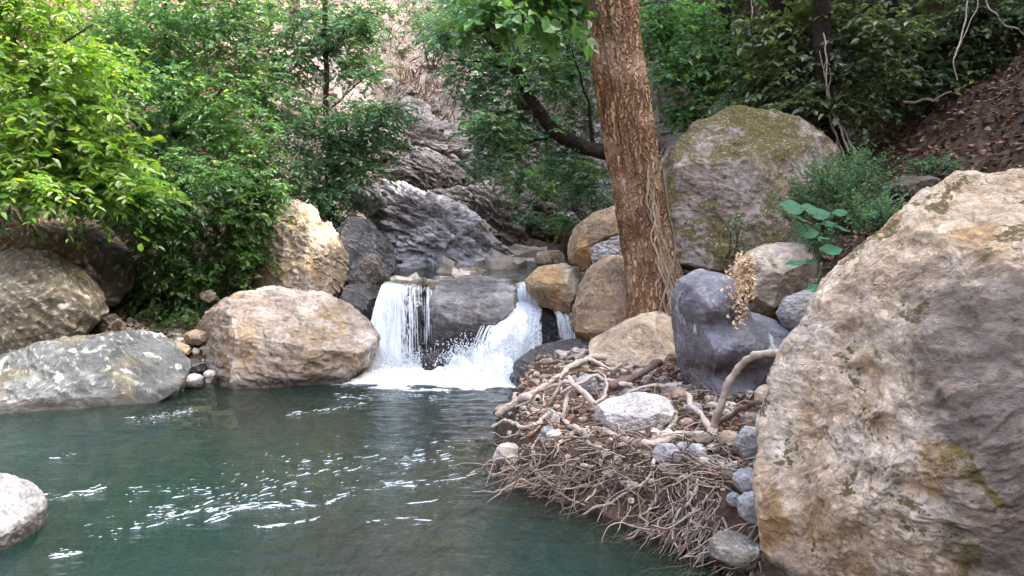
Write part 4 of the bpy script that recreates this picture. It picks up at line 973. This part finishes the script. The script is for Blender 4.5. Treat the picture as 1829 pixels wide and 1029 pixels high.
root_obj('forked pale root lying left of the white streaked stone', [(1068, 730, 5.6), (1045, 705, 5.7), (1022, 683, 5.85), (1015, 675, 5.95)], .026, .022, 303, extra=[([(1022, 683, 5.85), (1000, 690, 5.9), (985, 720, 5.9)], .02, .012), ([(1040, 700, 5.7), (1040, 720, 5.7), (1020, 735, 5.7)], .016, .008), ([(1000, 690, 5.9), (970, 695, 6.0), (940, 720, 6.1), (920, 726, 6.1)], .018, .008), ([(1060, 722, 5.6), (1080, 705, 5.7), (1085, 680, 5.9), (1070, 662, 6.0)], .018, .009), ([(985, 720, 5.9), (965, 728, 5.9), (945, 742, 6.0)], .014, .006)])
root_obj('twisted pale root looping at the tip of the bank', [(1050, 775, 5.5), (1015, 757, 5.6), (995, 740, 5.7), (968, 748, 5.8), (940, 765, 5.9), (905, 752, 6.1), (880, 762, 6.2)], .024, .014, 304, extra=[([(1005, 750, 5.65), (1012, 715, 5.8), (1018, 700, 5.9)], .022, .016), ([(1030, 765, 5.5), (1012, 785, 5.3), (990, 800, 5.3)], .014, .006), ([(995, 740, 5.7), (975, 730, 5.8), (950, 738, 5.9), (930, 740, 6.)], .016, .008), ([(968, 748, 5.8), (955, 770, 5.7), (930, 785, 5.7)], .012, .005), ([(1048, 775, 5.5), (1060, 800, 5.2), (1080, 815, 5.1)], .012, .006)])
root_obj('weathered grey log lying below the yellow beige rock', [(1085, 690, 6.2), (1120, 680, 6.3), (1150, 662, 6.45), (1180, 645, 6.6)], .040, .035, 305, 'root_dark')
root_obj('knotted long root slanting from the yellow beige rock down to the pool', [(1085, 640, 7.0), (1050, 640, 7.0), (1015, 660, 6.8), (980, 685, 6.6), (945, 705, 6.5), (910, 735, 6.4)], .034, .020, 306, extra=[([(1015, 660, 6.8), (1000, 675, 6.6), (1005, 700, 6.4)], .018, .008), ([(1050, 640, 7.), (1075, 655, 6.8), (1095, 660, 6.8), (1110, 650, 6.8)], .022, .010), ([(980, 685, 6.6), (970, 705, 6.5), (975, 725, 6.4)], .014, .007)])
root_obj('flat slab like root at the water side of the bank', [(960, 715, 6.3), (935, 712, 6.35), (905, 728, 6.4), (885, 745, 6.4)], .05, .03, 307)
root_obj('grey root standing upright beside the arched root', [(1270, 800, 5.05), (1268, 765, 5.05), (1255, 745, 5.15), (1235, 725, 5.3), (1228, 700, 5.5)], .03, .02, 308)
root_obj('dark root running behind the arched root to the giant boulder', [(1280, 755, 5.2), (1310, 740, 5.1), (1340, 722, 4.9), (1375, 718, 4.6)], .022, .018, 309, 'root_dark')
root_obj('short blunt root stub poking out of the bank below the white stone', [(1075, 820, 5.0), (1058, 835, 4.95), (1035, 832, 4.9)], .020, .016, 310)
root_obj('long thin pale root crossing the front of the bank to the water', [(1170, 770, 5.15), (1170, 820, 4.85), (1150, 860, 4.7), (1100, 890, 4.7), (1055, 915, 4.75), (1028, 925, 4.75)], .014, .008, 311, extra=[([(1140, 862, 4.7), (1080, 862, 4.8), (1010, 872, 4.95), (960, 850, 5.1)], .010, .006), ([(960, 845, 5.15), (1000, 880, 4.95), (1045, 905, 4.8)], .009, .006)])
root_obj('pale root forming a hanging loop over the dark water', [(1245, 855, 4.4), (1235, 890, 4.3), (1210, 920, 4.25), (1200, 950, 4.2), (1215, 985, 4.15), (1222, 1000, 4.15)], .013, .007, 312)
root_obj('pale fan of roots at the bank tip above the tan grey stone', [(965, 775, 5.6), (950, 800, 5.45), (945, 840, 5.3), (900, 875, 5.3)], .012, .006, 313, extra=[([(950, 790, 5.5), (925, 815, 5.4), (895, 850, 5.4)], .009, .004), ([(950, 800, 5.45), (960, 850, 5.2), (940, 880, 5.1)], .008, .004), ([(945, 830, 5.3), (985, 855, 5.05), (1010, 870, 5.0)], .008, .004)])
root_obj('pinkish root under the blue grey boulder reaching toward the white stone', [(1225, 700, 5.9), (1190, 690, 6.0), (1150, 690, 6.0), (1120, 700, 5.9)], .022, .012, 314)
root_obj('small crooked root above the forked root', [(1130, 690, 6.2), (1090, 680, 6.25), (1060, 672, 6.3), (1030, 690, 6.2), (1000, 700, 6.2)], .022, .012, 315)

rng = np.random.default_rng(320)
mb = MB()
def wiggle(a, b, n, w, s):
    p = spline([a, (a + b) / 2 + rng.normal(0, w, 3), b], n)
    return p + np.stack([noise(p * 12 + 3, s), noise(p * 12 + 31, s), noise(p * 12 + 61, s)], -1) * .02
edge = np.array([(880, 800), (905, 845), (960, 850), (1030, 860), (1100, 880), (1160, 880), (1220, 870), (1290, 880)], float)
for k in range(330):
    t = rng.uniform(0, len(edge) - 1.001); i = int(t); e = edge[i] + (edge[i + 1] - edge[i]) * (t - i)
    ex, ey = e + rng.normal(0, 14, 2) - np.array([0, rng.uniform(-10, 45)])
    Y0 = np.interp(ex, [880, 960, 1100, 1200, 1300], [5.55, 5.2, 4.75, 4.35, 4.1]) + rng.uniform(-.12, .12)
    a = hit(ex, ey) + np.array([0, -.03, .02])
    if ex < 1170: b = a + np.array([rng.normal(-.04, .18), -rng.uniform(.02, .14), rng.uniform(-.34, .03)])
    else: b = a + np.array([rng.normal(-.02, .08), -rng.uniform(.0, .12), -rng.uniform(.2, .55)])
    b[2] = max(b[2], -.05)
    r = rng.choice([.0022, .003, .0045, .007], p=[.4, .3, .2, .1])
    v, q = tube(wiggle(a, b, 14, .07, k), np.linspace(r, r * .5, 14), 4); mb.add(v, q)
for k in range(520):                                                # litter of thin dead roots and twigs on the bank top
    x, y = rng.uniform(930, 1340), rng.uniform(690, 880)
    if y < 640 + (1210 - x) * .28: continue
    a = hit(x, y) + np.array([0, 0, .03]); b = a + rng.normal(0, 1, 3) * np.array([.14, .12, .03]); b[2] = max(b[2], float(terr(b[:1], b[1:2])[0]) + .02)
    r = rng.uniform(.002, .006)
    v, q = tube(wiggle(a, b, 10, .03, k + 900), np.linspace(r, r * .6, 10), 4); mb.add(v, q)
for k in range(150):                                                # roots over the bare face above the water
    x, y = rng.uniform(1130, 1290), rng.uniform(880, 965)
    a = hit(x, y) + np.array([0, -.03, .02]); b = a + np.array([rng.normal(-.04, .14), -rng.uniform(.0, .12), -rng.uniform(.02, .32)]); b[2] = max(b[2], -.05)
    r = rng.choice([.002, .003, .005, .009], p=[.4, .3, .2, .1])
    v, q = tube(wiggle(a, b, 14, .06, k + 3000), np.linspace(r, r * .5, 14), 4); mb.add(v, q)
for k in range(90):                                                 # roots on the face under the stone pile
    x, y = rng.uniform(1240, 1365), rng.uniform(930, 1040)
    a = hit(x, y) + np.array([0, -.03, .02]); b = a + np.array([rng.normal(-.1, .12), -rng.uniform(0, .08), -rng.uniform(.05, .25)])
    r = rng.uniform(.002, .006)
    v, q = tube(wiggle(a, b, 12, .04, k + 2000), np.linspace(r, r * .6, 12), 4); mb.add(v, q)
tag(mb.build('fine_roots', M['root_thin']), 'tangle of thin dry roots hanging from the bank', 'roots', kind='stuff')

def scatter(name, mat, xs, ys, ln, wd, seed, label, lift=.012, tilt=.35):
    rg = np.random.default_rng(seed); n = len(xs); z = terr(xs, ys)
    a = rg.uniform(0, 2 * np.pi, n); d = unit(np.stack([np.cos(a), np.sin(a), rg.normal(0, tilt, n)], -1))
    nr = unit(np.stack([rg.normal(0, tilt, n), rg.normal(0, tilt, n), np.ones(n)], -1))
    v, q = leaf_quads(np.stack([xs, ys, z + lift], -1), d, nr, ln * rg.uniform(.5, 1.3, n), wd * rg.uniform(.5, 1.3, n), rg)
    return tag(mesh_np(name, v, q, mat, smooth=False), label, 'ground cover', kind='stuff')
rg = np.random.default_rng(330)
n = 16000; xs = rg.uniform(2.4, 10, n); ys = rg.uniform(5, 13, n)
scatter('fallen_leaves', M['litter'], xs, ys, .09, .05, 331, 'brown leaf litter on the shaded slope')
n = 2600; xs = rg.uniform(.1, 2.3, n); ys = rg.uniform(4.2, 8.6, n); k = pool_d(xs, ys) > .2
scatter('dry_litter', M['litter_red'], xs[k], ys[k], .05, .022, 332, 'reddish dry leaf litter between the bank stones')
n = 5000; xs = rg.uniform(-8, -3.2, n); ys = rg.uniform(8.3, 13, n); k = pool_d(xs, ys) > .1
scatter('bank_litter', M['litter'], xs[k], ys[k], .08, .045, 333, 'dead leaves under the left bank trees')
# gravel
def gravel(name, mat, xs, ys, r, seed, label, flat=.7):
    rg = np.random.default_rng(seed); s, f = cube_sphere(3); n = len(xs); z = terr(xs, ys)
    sc_ = r * np.exp(rg.normal(-.2, .55, n))[:, None] * rg.uniform(.6, 1.2, (n, 3)) * np.array([1, 1, flat])
    jit = 1 + .20 * rg.normal(size=(n, len(s), 1)); s = np.sign(s) * np.abs(s) ** .6
    v = s[None] * jit * sc_[:, None] + np.stack([xs, ys, z + sc_[:, 2] * .3], -1)[:, None]
    q = f[None] + (np.arange(n) * len(s))[:, None, None]
    return tag(mesh_np(name, v.reshape(-1, 3), q.reshape(-1, 4), mat, smooth=False), label, 'gravel', kind='stuff')
n = 1900; xs = rg.uniform(-.1, 2.3, n); ys = rg.uniform(4.1, 8.4, n); k = pool_d(xs, ys) > .12
M['gravel'] = plain_mat('gravel', (.13, .10, .075), (.46, .42, .37), .85, 12)
gravel('gravel', M['gravel'], xs[k], ys[k], .018, 341, 'loose gravel and pebbles between the bank roots')
n = 900; ys = rg.uniform(9.9, 14, n); xs = -.85 + .28 * (ys - 9.7) + rg.uniform(-1.4, 1.6, n)
gravel('stream_cobbles', M['gravel'], xs, ys, .09, 342, 'cobbles in the stream bed above the falls')
n = 900; xs = rg.uniform(-4.6, -3.0, n); ys = rg.uniform(8.0, 9.6, n)
gravel('bank_gravel', M['gravel'], xs, ys, .025, 343, 'gravel in the gap between the left boulders')
n = 2300; xs = rg.uniform(-5.5, 3, n); ys = rg.uniform(13, 30, n)
M['scree'] = plain_mat('scree', (.18, .13, .10), (.48, .40, .33), .9, 4)
gravel('scree', M['scree'], xs, ys, .085, 344, 'loose broken rock on the dry slope', .55)
# dry grass on the slope
n = 24000; xs = rg.uniform(-5.5, 3.5, n); ys = 12.8 + rg.uniform(0, 1, n) ** 1.3 * 18
kk = fbm(np.stack([xs * .7, ys * .7, 0 * xs], -1), 77, 3) > -.15
xs, ys = xs[kk], ys[kk]; n = len(xs)
d_ = unit(np.stack([rg.normal(.25, .5, n), rg.normal(-.55, .35, n), rg.uniform(.0, .8, n)], -1))
v, q = leaf_quads(np.stack([xs, ys, terr(xs, ys)], -1), d_, unit(rg.normal(size=(n, 3))), rg.uniform(.15, .5, n), rg.uniform(.008, .02, n), rg)
tag(mesh_np('dry_grass', v, q, M['dry_grass'], smooth=False), 'straw coloured dry grass on the slope', 'grass', kind='stuff')

# ------------------------------------------------------------------ falling water and foam
def white_mat(name, lo=.25, hi=.6, scale=(1, 1, 1), sc=18., base=(.80, .86, .90)):
    t = NT(name)
    pos = t.n('TexCoord').outputs['Object']; d = t.n('Attribute', attribute_name='dens').outputs['Fac']
    mp = t.n('Mapping', {'Vector': pos, 'Scale': scale}).outputs[0]
    n1 = t.noise(mp, sc, 6, .65, .3); n2 = t.noise(mp, sc * .25, 3, .5)
    a = t.step(t.math('ADD', t.math('ADD', t.math('MULTIPLY', n1, .7), t.math('MULTIPLY', n2, .3)), t.math('SUBTRACT', d, .5)), lo, hi)
    bp = t.n('Bump', {'Height': n1, 'Strength': .4, 'Distance': .02})
    pb = t.n('BsdfPrincipled', {'Base Color': base, 'Roughness': .3, 'Normal': bp, 'Specular IOR Level': .4})
    tl = t.n('BsdfTranslucent', {0: base})
    m = t.n('MixShader', {0: .3, 1: pb, 2: tl})
    t.set(t.out.inputs[0], t.n('MixShader', {0: a, 1: t.n('BsdfTransparent'), 2: m}))
    return t.m
M['curtain'] = white_mat('falling_water', .42, .66, (1, 1, .13), 34.)
M['strand'] = plain_mat('water_strand', (.72, .80, .86), (.86, .91, .94), .25, 30, .25)
M['foam'] = white_mat('foam', .40, .62, (1, 1.6, 1), 16., (.82, .88, .90))

def sheet(top, bot, bulge, nu=60, nv=50, seed=0, ex=1.7):
    """Sheet of falling water from a lip polyline to a foot polyline, thrown forward as it falls."""
    t = spline(top, nu); b = spline(bot, nu); s = np.linspace(0, 1, nv)[:, None, None]
    v = t[None] + (b - t)[None] * np.concatenate([s ** .8, s ** .7, s ** ex], -1)
    v = v.reshape(-1, 3); v = v + np.stack([.02 * noise(v * np.array([9, 9, 2.]), seed), .05 * noise(v * np.array([10, 10, 1.5]), seed + 1), 0 * v[:, 0]], -1)
    idx = np.arange(nu * nv).reshape(nv, nu)
    q = np.stack([idx[:-1, :-1], idx[:-1, 1:], idx[1:, 1:], idx[1:, :-1]], -1).reshape(-1, 4)
    return v, q
def fall(label, sheets, strands, seed, drops=()):
    rg = np.random.default_rng(seed); root = empty('waterfall', sheets[0][1][0], label, 'waterfall')
    V_, Q_, D_, o_ = [], [], [], 0
    for top, bot, dn in sheets:
        v, q = sheet(top, bot, 0, seed=seed); V_.append(v); Q_.append(q + o_); o_ += len(v)
        u = np.tile(np.linspace(0, 1, 60), 50); D_.append(np.interp(u, np.linspace(0, 1, len(dn)), dn) * 1.0)
    keep_at(mesh_np('curtain', np.vstack(V_), np.vstack(Q_), M['curtain'], attrs={'dens': np.concatenate(D_)}), root)
    mb = MB()
    for top, bot, n, r in strands:
        t = spline(top, 200); b = spline(bot, 200)
        for k in range(n):
            u = rg.uniform(0, 199); a = t[int(u)] + rg.normal(0, .012, 3); e = b[int(np.clip(u + rg.normal(0, 10), 0, 199))] + rg.normal(0, .03, 3)
            s0, s1 = sorted(rg.uniform(0, 1.05, 2)); s1 = max(s1, s0 + .15)
            s = np.linspace(s0, min(s1, 1.05), 9)[:, None]
            p = a + (e - a) * np.concatenate([s ** .8, s ** .65, s ** 1.8], -1); p[:, 1] -= .03
            rr_ = r * rg.uniform(.4, 1.4) * np.sin(np.linspace(.25, np.pi - .15, 9))
            v, q = tube(p, rr_, 5, .5, k); mb.add(v, q)
    keep_at(mb.build('strand', M['strand']), root)
    if drops:
        s, f = cube_sphere(1); cs, rs = [], []
        for c, sd_, n, r in drops:
            cs.append(np.asarray(c) + rg.normal(size=(n, 3)) * np.asarray(sd_)); rs.append(r * rg.uniform(.4, 1.5, n) ** 1.5)
        c = np.vstack(cs); r = np.concatenate(rs); k = c[:, 2] > 0; c, r = c[k], r[k]
        v = c[:, None] + s[None] * r[:, None, None] * np.array([1, 1, 1.5]); q = f[None] + (np.arange(len(c)) * len(s))[:, None, None]
        o = mesh_np('spray', v.reshape(-1, 3), q.reshape(-1, 4), M['strand']); keep_at(o, root); o["kind"] = "stuff"
    return root
fall('wide left fall, a white streaked curtain beside the large tan boulder',
     [([P(690, 506, 9.95), P(715, 505, 9.9), P(745, 506, 9.85), P(775, 512, 9.8)], [P(650, 668, 9.15), P(700, 664, 9.25), P(740, 660, 9.35), P(782, 655, 9.4)], [.84, .78, .56, .44, .40]),
      ([P(690, 503, 9.93), P(700, 503, 9.9), P(716, 505, 9.88)], [P(655, 668, 9.1), P(690, 666, 9.15), P(718, 662, 9.2)], [.9, .98, .7])],
     [([P(690, 505, 9.93), P(718, 505, 9.88)], [P(655, 665, 9.1), P(718, 660, 9.2)], 45, .006), ([P(715, 506, 9.88), P(775, 510, 9.8)], [P(715, 662, 9.2), P(780, 652, 9.35)], 70, .0034)], 351,
     [(P(690, 650, 9.1), (.20, .14, .06), 1100, .006), (P(740, 648, 9.25), (.18, .12, .08), 700, .005)])
fall('right fall, a narrow white chute bursting over rocks into the pool',
     [([P(922, 506, 10.0), P(935, 503, 10.0), P(948, 508, 10.0)], [P(898, 555, 9.62), P(930, 552, 9.6), P(968, 556, 9.6)], [.9, .95, .9]),
      ([P(905, 542, 9.68), P(930, 538, 9.65), P(966, 546, 9.65)], [P(850, 690, 8.8), P(905, 692, 8.8), P(968, 668, 9.0)], [.6, .82, .9, .66, .52]),
      ([P(895, 570, 9.5), P(925, 575, 9.45), P(950, 590, 9.4)], [P(800, 672, 8.9), P(845, 688, 8.8), P(905, 692, 8.78)], [.36, .66, .66])],
     [([P(922, 505, 10.0), P(948, 507, 10.0)], [P(900, 556, 9.6), P(966, 556, 9.6)], 60, .008), ([P(900, 545, 9.66), P(966, 548, 9.64)], [P(830, 680, 8.9), P(962, 672, 9.0)], 170, .0055),
      ([P(876, 560, 9.35), P(896, 562, 9.35)], [P(876, 610, 9.2), P(896, 612, 9.2)], 25, .004)], 352,
     [(P(860, 650, 8.95), (.20, .14, .11), 2600, .0065), (P(925, 630, 9.0), (.13, .12, .15), 1500, .006), (P(825, 640, 9.0), (.12, .1, .11), 1200, .0055), (P(890, 672, 8.8), (.26, .12, .05), 1800, .008)])
fall('thin trickle of white water over the dark ledge, rightmost of the falls',
     [([P(985, 548, 9.62), P(1012, 556, 9.6)], [P(1000, 612, 9.35), P(1028, 612, 9.35)], [.5, .7, .5])],
     [([P(985, 546, 9.62), P(1015, 556, 9.6)], [P(1002, 612, 9.3), P(1028, 612, 9.3)], 45, .006)], 353)

# boiling foam under the falls: a lumpy sheet lying on the water
fx, fy = np.meshgrid(np.linspace(-2.6, .5, 220), np.linspace(7.4, 9.75, 190))
p3 = np.stack([fx.ravel(), fy.ravel(), 0 * fx.ravel()], -1)
cA, cB = P(690, 655, 9.2)[:2], P(885, 672, 8.9)[:2]
g = lambda c, a, b: np.exp(-(((p3[:, 0] - c[0]) / a) ** 2 + ((p3[:, 1] - c[1]) / b) ** 2))
dA, dB, dC = g(cA, .55, .50), g(cB, .62, .55), g((-1.0, 8.75), 1.15, .62)
dens = np.clip(1.15 * dA + 1.25 * dB + 1.0 * dC, 0, 1.3)
dens = np.clip(dens + np.minimum(dens, .5) * .9 * (fbm(p3 * np.array([2.2, 5.5, 1]), 63, 4)), 0, 1.3)
fz = wave(p3[:, 0], p3[:, 1]) + .004 + (.06 * dA + .20 * g(cB, .40, .26) + .12 * g(P(830, 668, 8.95)[:2], .25, .2)) * (1 + .9 * fbm(p3 * 7, 61, 4)) + .012 * np.minimum(dens, 1) * fbm(p3 * 14, 62, 3)
idx = np.arange(fx.size).reshape(fx.shape)
fq = np.stack([idx[:-1, :-1], idx[:-1, 1:], idx[1:, 1:], idx[1:, :-1]], -1).reshape(-1, 4)
fq = fq[(dens[fq] > .04).all(1)]
tag(mesh_np('foam', np.stack([p3[:, 0], p3[:, 1], fz], -1), fq, M['foam'], attrs={'dens': dens * .95}), 'white boiling foam under the falls', 'foam', kind='stuff')

# streaks of bubbles drifting on the pool
rg = np.random.default_rng(361); VV, QQ, o_ = [], [], 0
def flake(c, ang, a, b):
    global o_
    m = 12; th = np.linspace(0, 2 * np.pi, m, endpoint=False); r = 1 + rg.uniform(-.35, .3, m)
    x = np.cos(th) * a * r; y = np.sin(th) * b * r; ca, sa = math.cos(ang), math.sin(ang)
    ox, oy = c[0] + x * ca - y * sa, c[1] + x * sa + y * ca; ix, iy = c[0] + .6 * (ox - c[0]), c[1] + .6 * (oy - c[1])
    zo = wave(ox, oy) + .0025; zi = wave(ix, iy) + .007
    VV.append(np.vstack([np.stack([ox, oy, zo], -1), np.stack([ix, iy, zi], -1)])); j = np.arange(m); j2 = (j + 1) % m
    QQ.append(np.vstack([np.stack([j, j2, m + j2, m + j], -1), np.array([[m, m + 1, m + 2, m + 3], [m, m + 3, m + 4, m + 11], [m + 11, m + 4, m + 5, m + 10], [m + 10, m + 5, m + 6, m + 9], [m + 9, m + 6, m + 7, m + 8]])]) + o_)
    o_ += 2 * m
streaks = [([(270, 925), (330, 915), (420, 890), (500, 862), (580, 842), (680, 828), (760, 820), (820, 810)], 26, 120, 1.),
           ([(300, 925), (400, 908), (470, 905), (560, 905), (620, 885), (700, 868), (770, 862), (860, 845)], 9, 60, 1.2),
           ([(380, 925), (440, 908), (540, 905)], 8, 26, 1.2), ([(450, 942), (510, 938), (566, 927)], 3, 12, 1.4), ([(738, 898), (790, 893)], 1.5, 3, 2.0),
           ([(60, 895), (150, 882), (200, 868)], 8, 22, .9), ([(230, 885), (330, 875), (400, 870)], 14, 20, .8), ([(85, 995), (150, 985)], 9, 12, .7),
           ([(230, 752), (300, 742), (350, 732)], 6, 60, .55), ([(510, 742), (580, 733), (650, 722)], 4, 30, .8), ([(600, 710), (680, 708), (780, 712)], 9, 60, .7),
           ([(90, 820), (130, 810)], 5, 8, .8), ([(700, 800), (860, 790)], 40, 22, .5), ([(780, 930), (620, 935)], 14, 9, .8), ([(380, 858), (620, 800)], 40, 40, .45), ([(150, 960), (300, 930)], 30, 18, .5)]
for pl, sp_, n, sz in streaks:
    p = spline([np.array([*t, 0.]) for t in pl], 200)
    for _ in range(int(n * 1.7) if n > 5 else n):
        i = rg.integers(1, 199); x, y = p[i, 0] + rg.normal(0, 4), p[i, 1] + rg.normal(0, sp_ * .5)
        c = ground0(x, y); c2 = ground0(*p[i - 1, :2]); c3 = ground0(*p[i + 1, :2])
        ang = math.atan2(c3[1] - c2[1], c3[0] - c2[0]) + rg.normal(0, .25)
        L_ = sz * rg.uniform(.3, 1.) ** 2 * .036
        flake(c, ang, L_ * rg.uniform(.8, 2.4), L_ * rg.uniform(.16, .42))
M['bubble'] = white_mat('bubble_foam', .42, .62, (1, 1.8, 1), 55., (.55, .63, .66))
DD = np.concatenate([np.repeat([.33, .56], 12) + rg.uniform(-.08, .12) for _ in range(len(VV))])
tag(mesh_np('drifting_foam', np.vstack(VV), np.vstack(QQ), M['bubble'], attrs={'dens': DD}), 'streaks of white bubbles drifting on the pool', 'foam', kind='stuff')
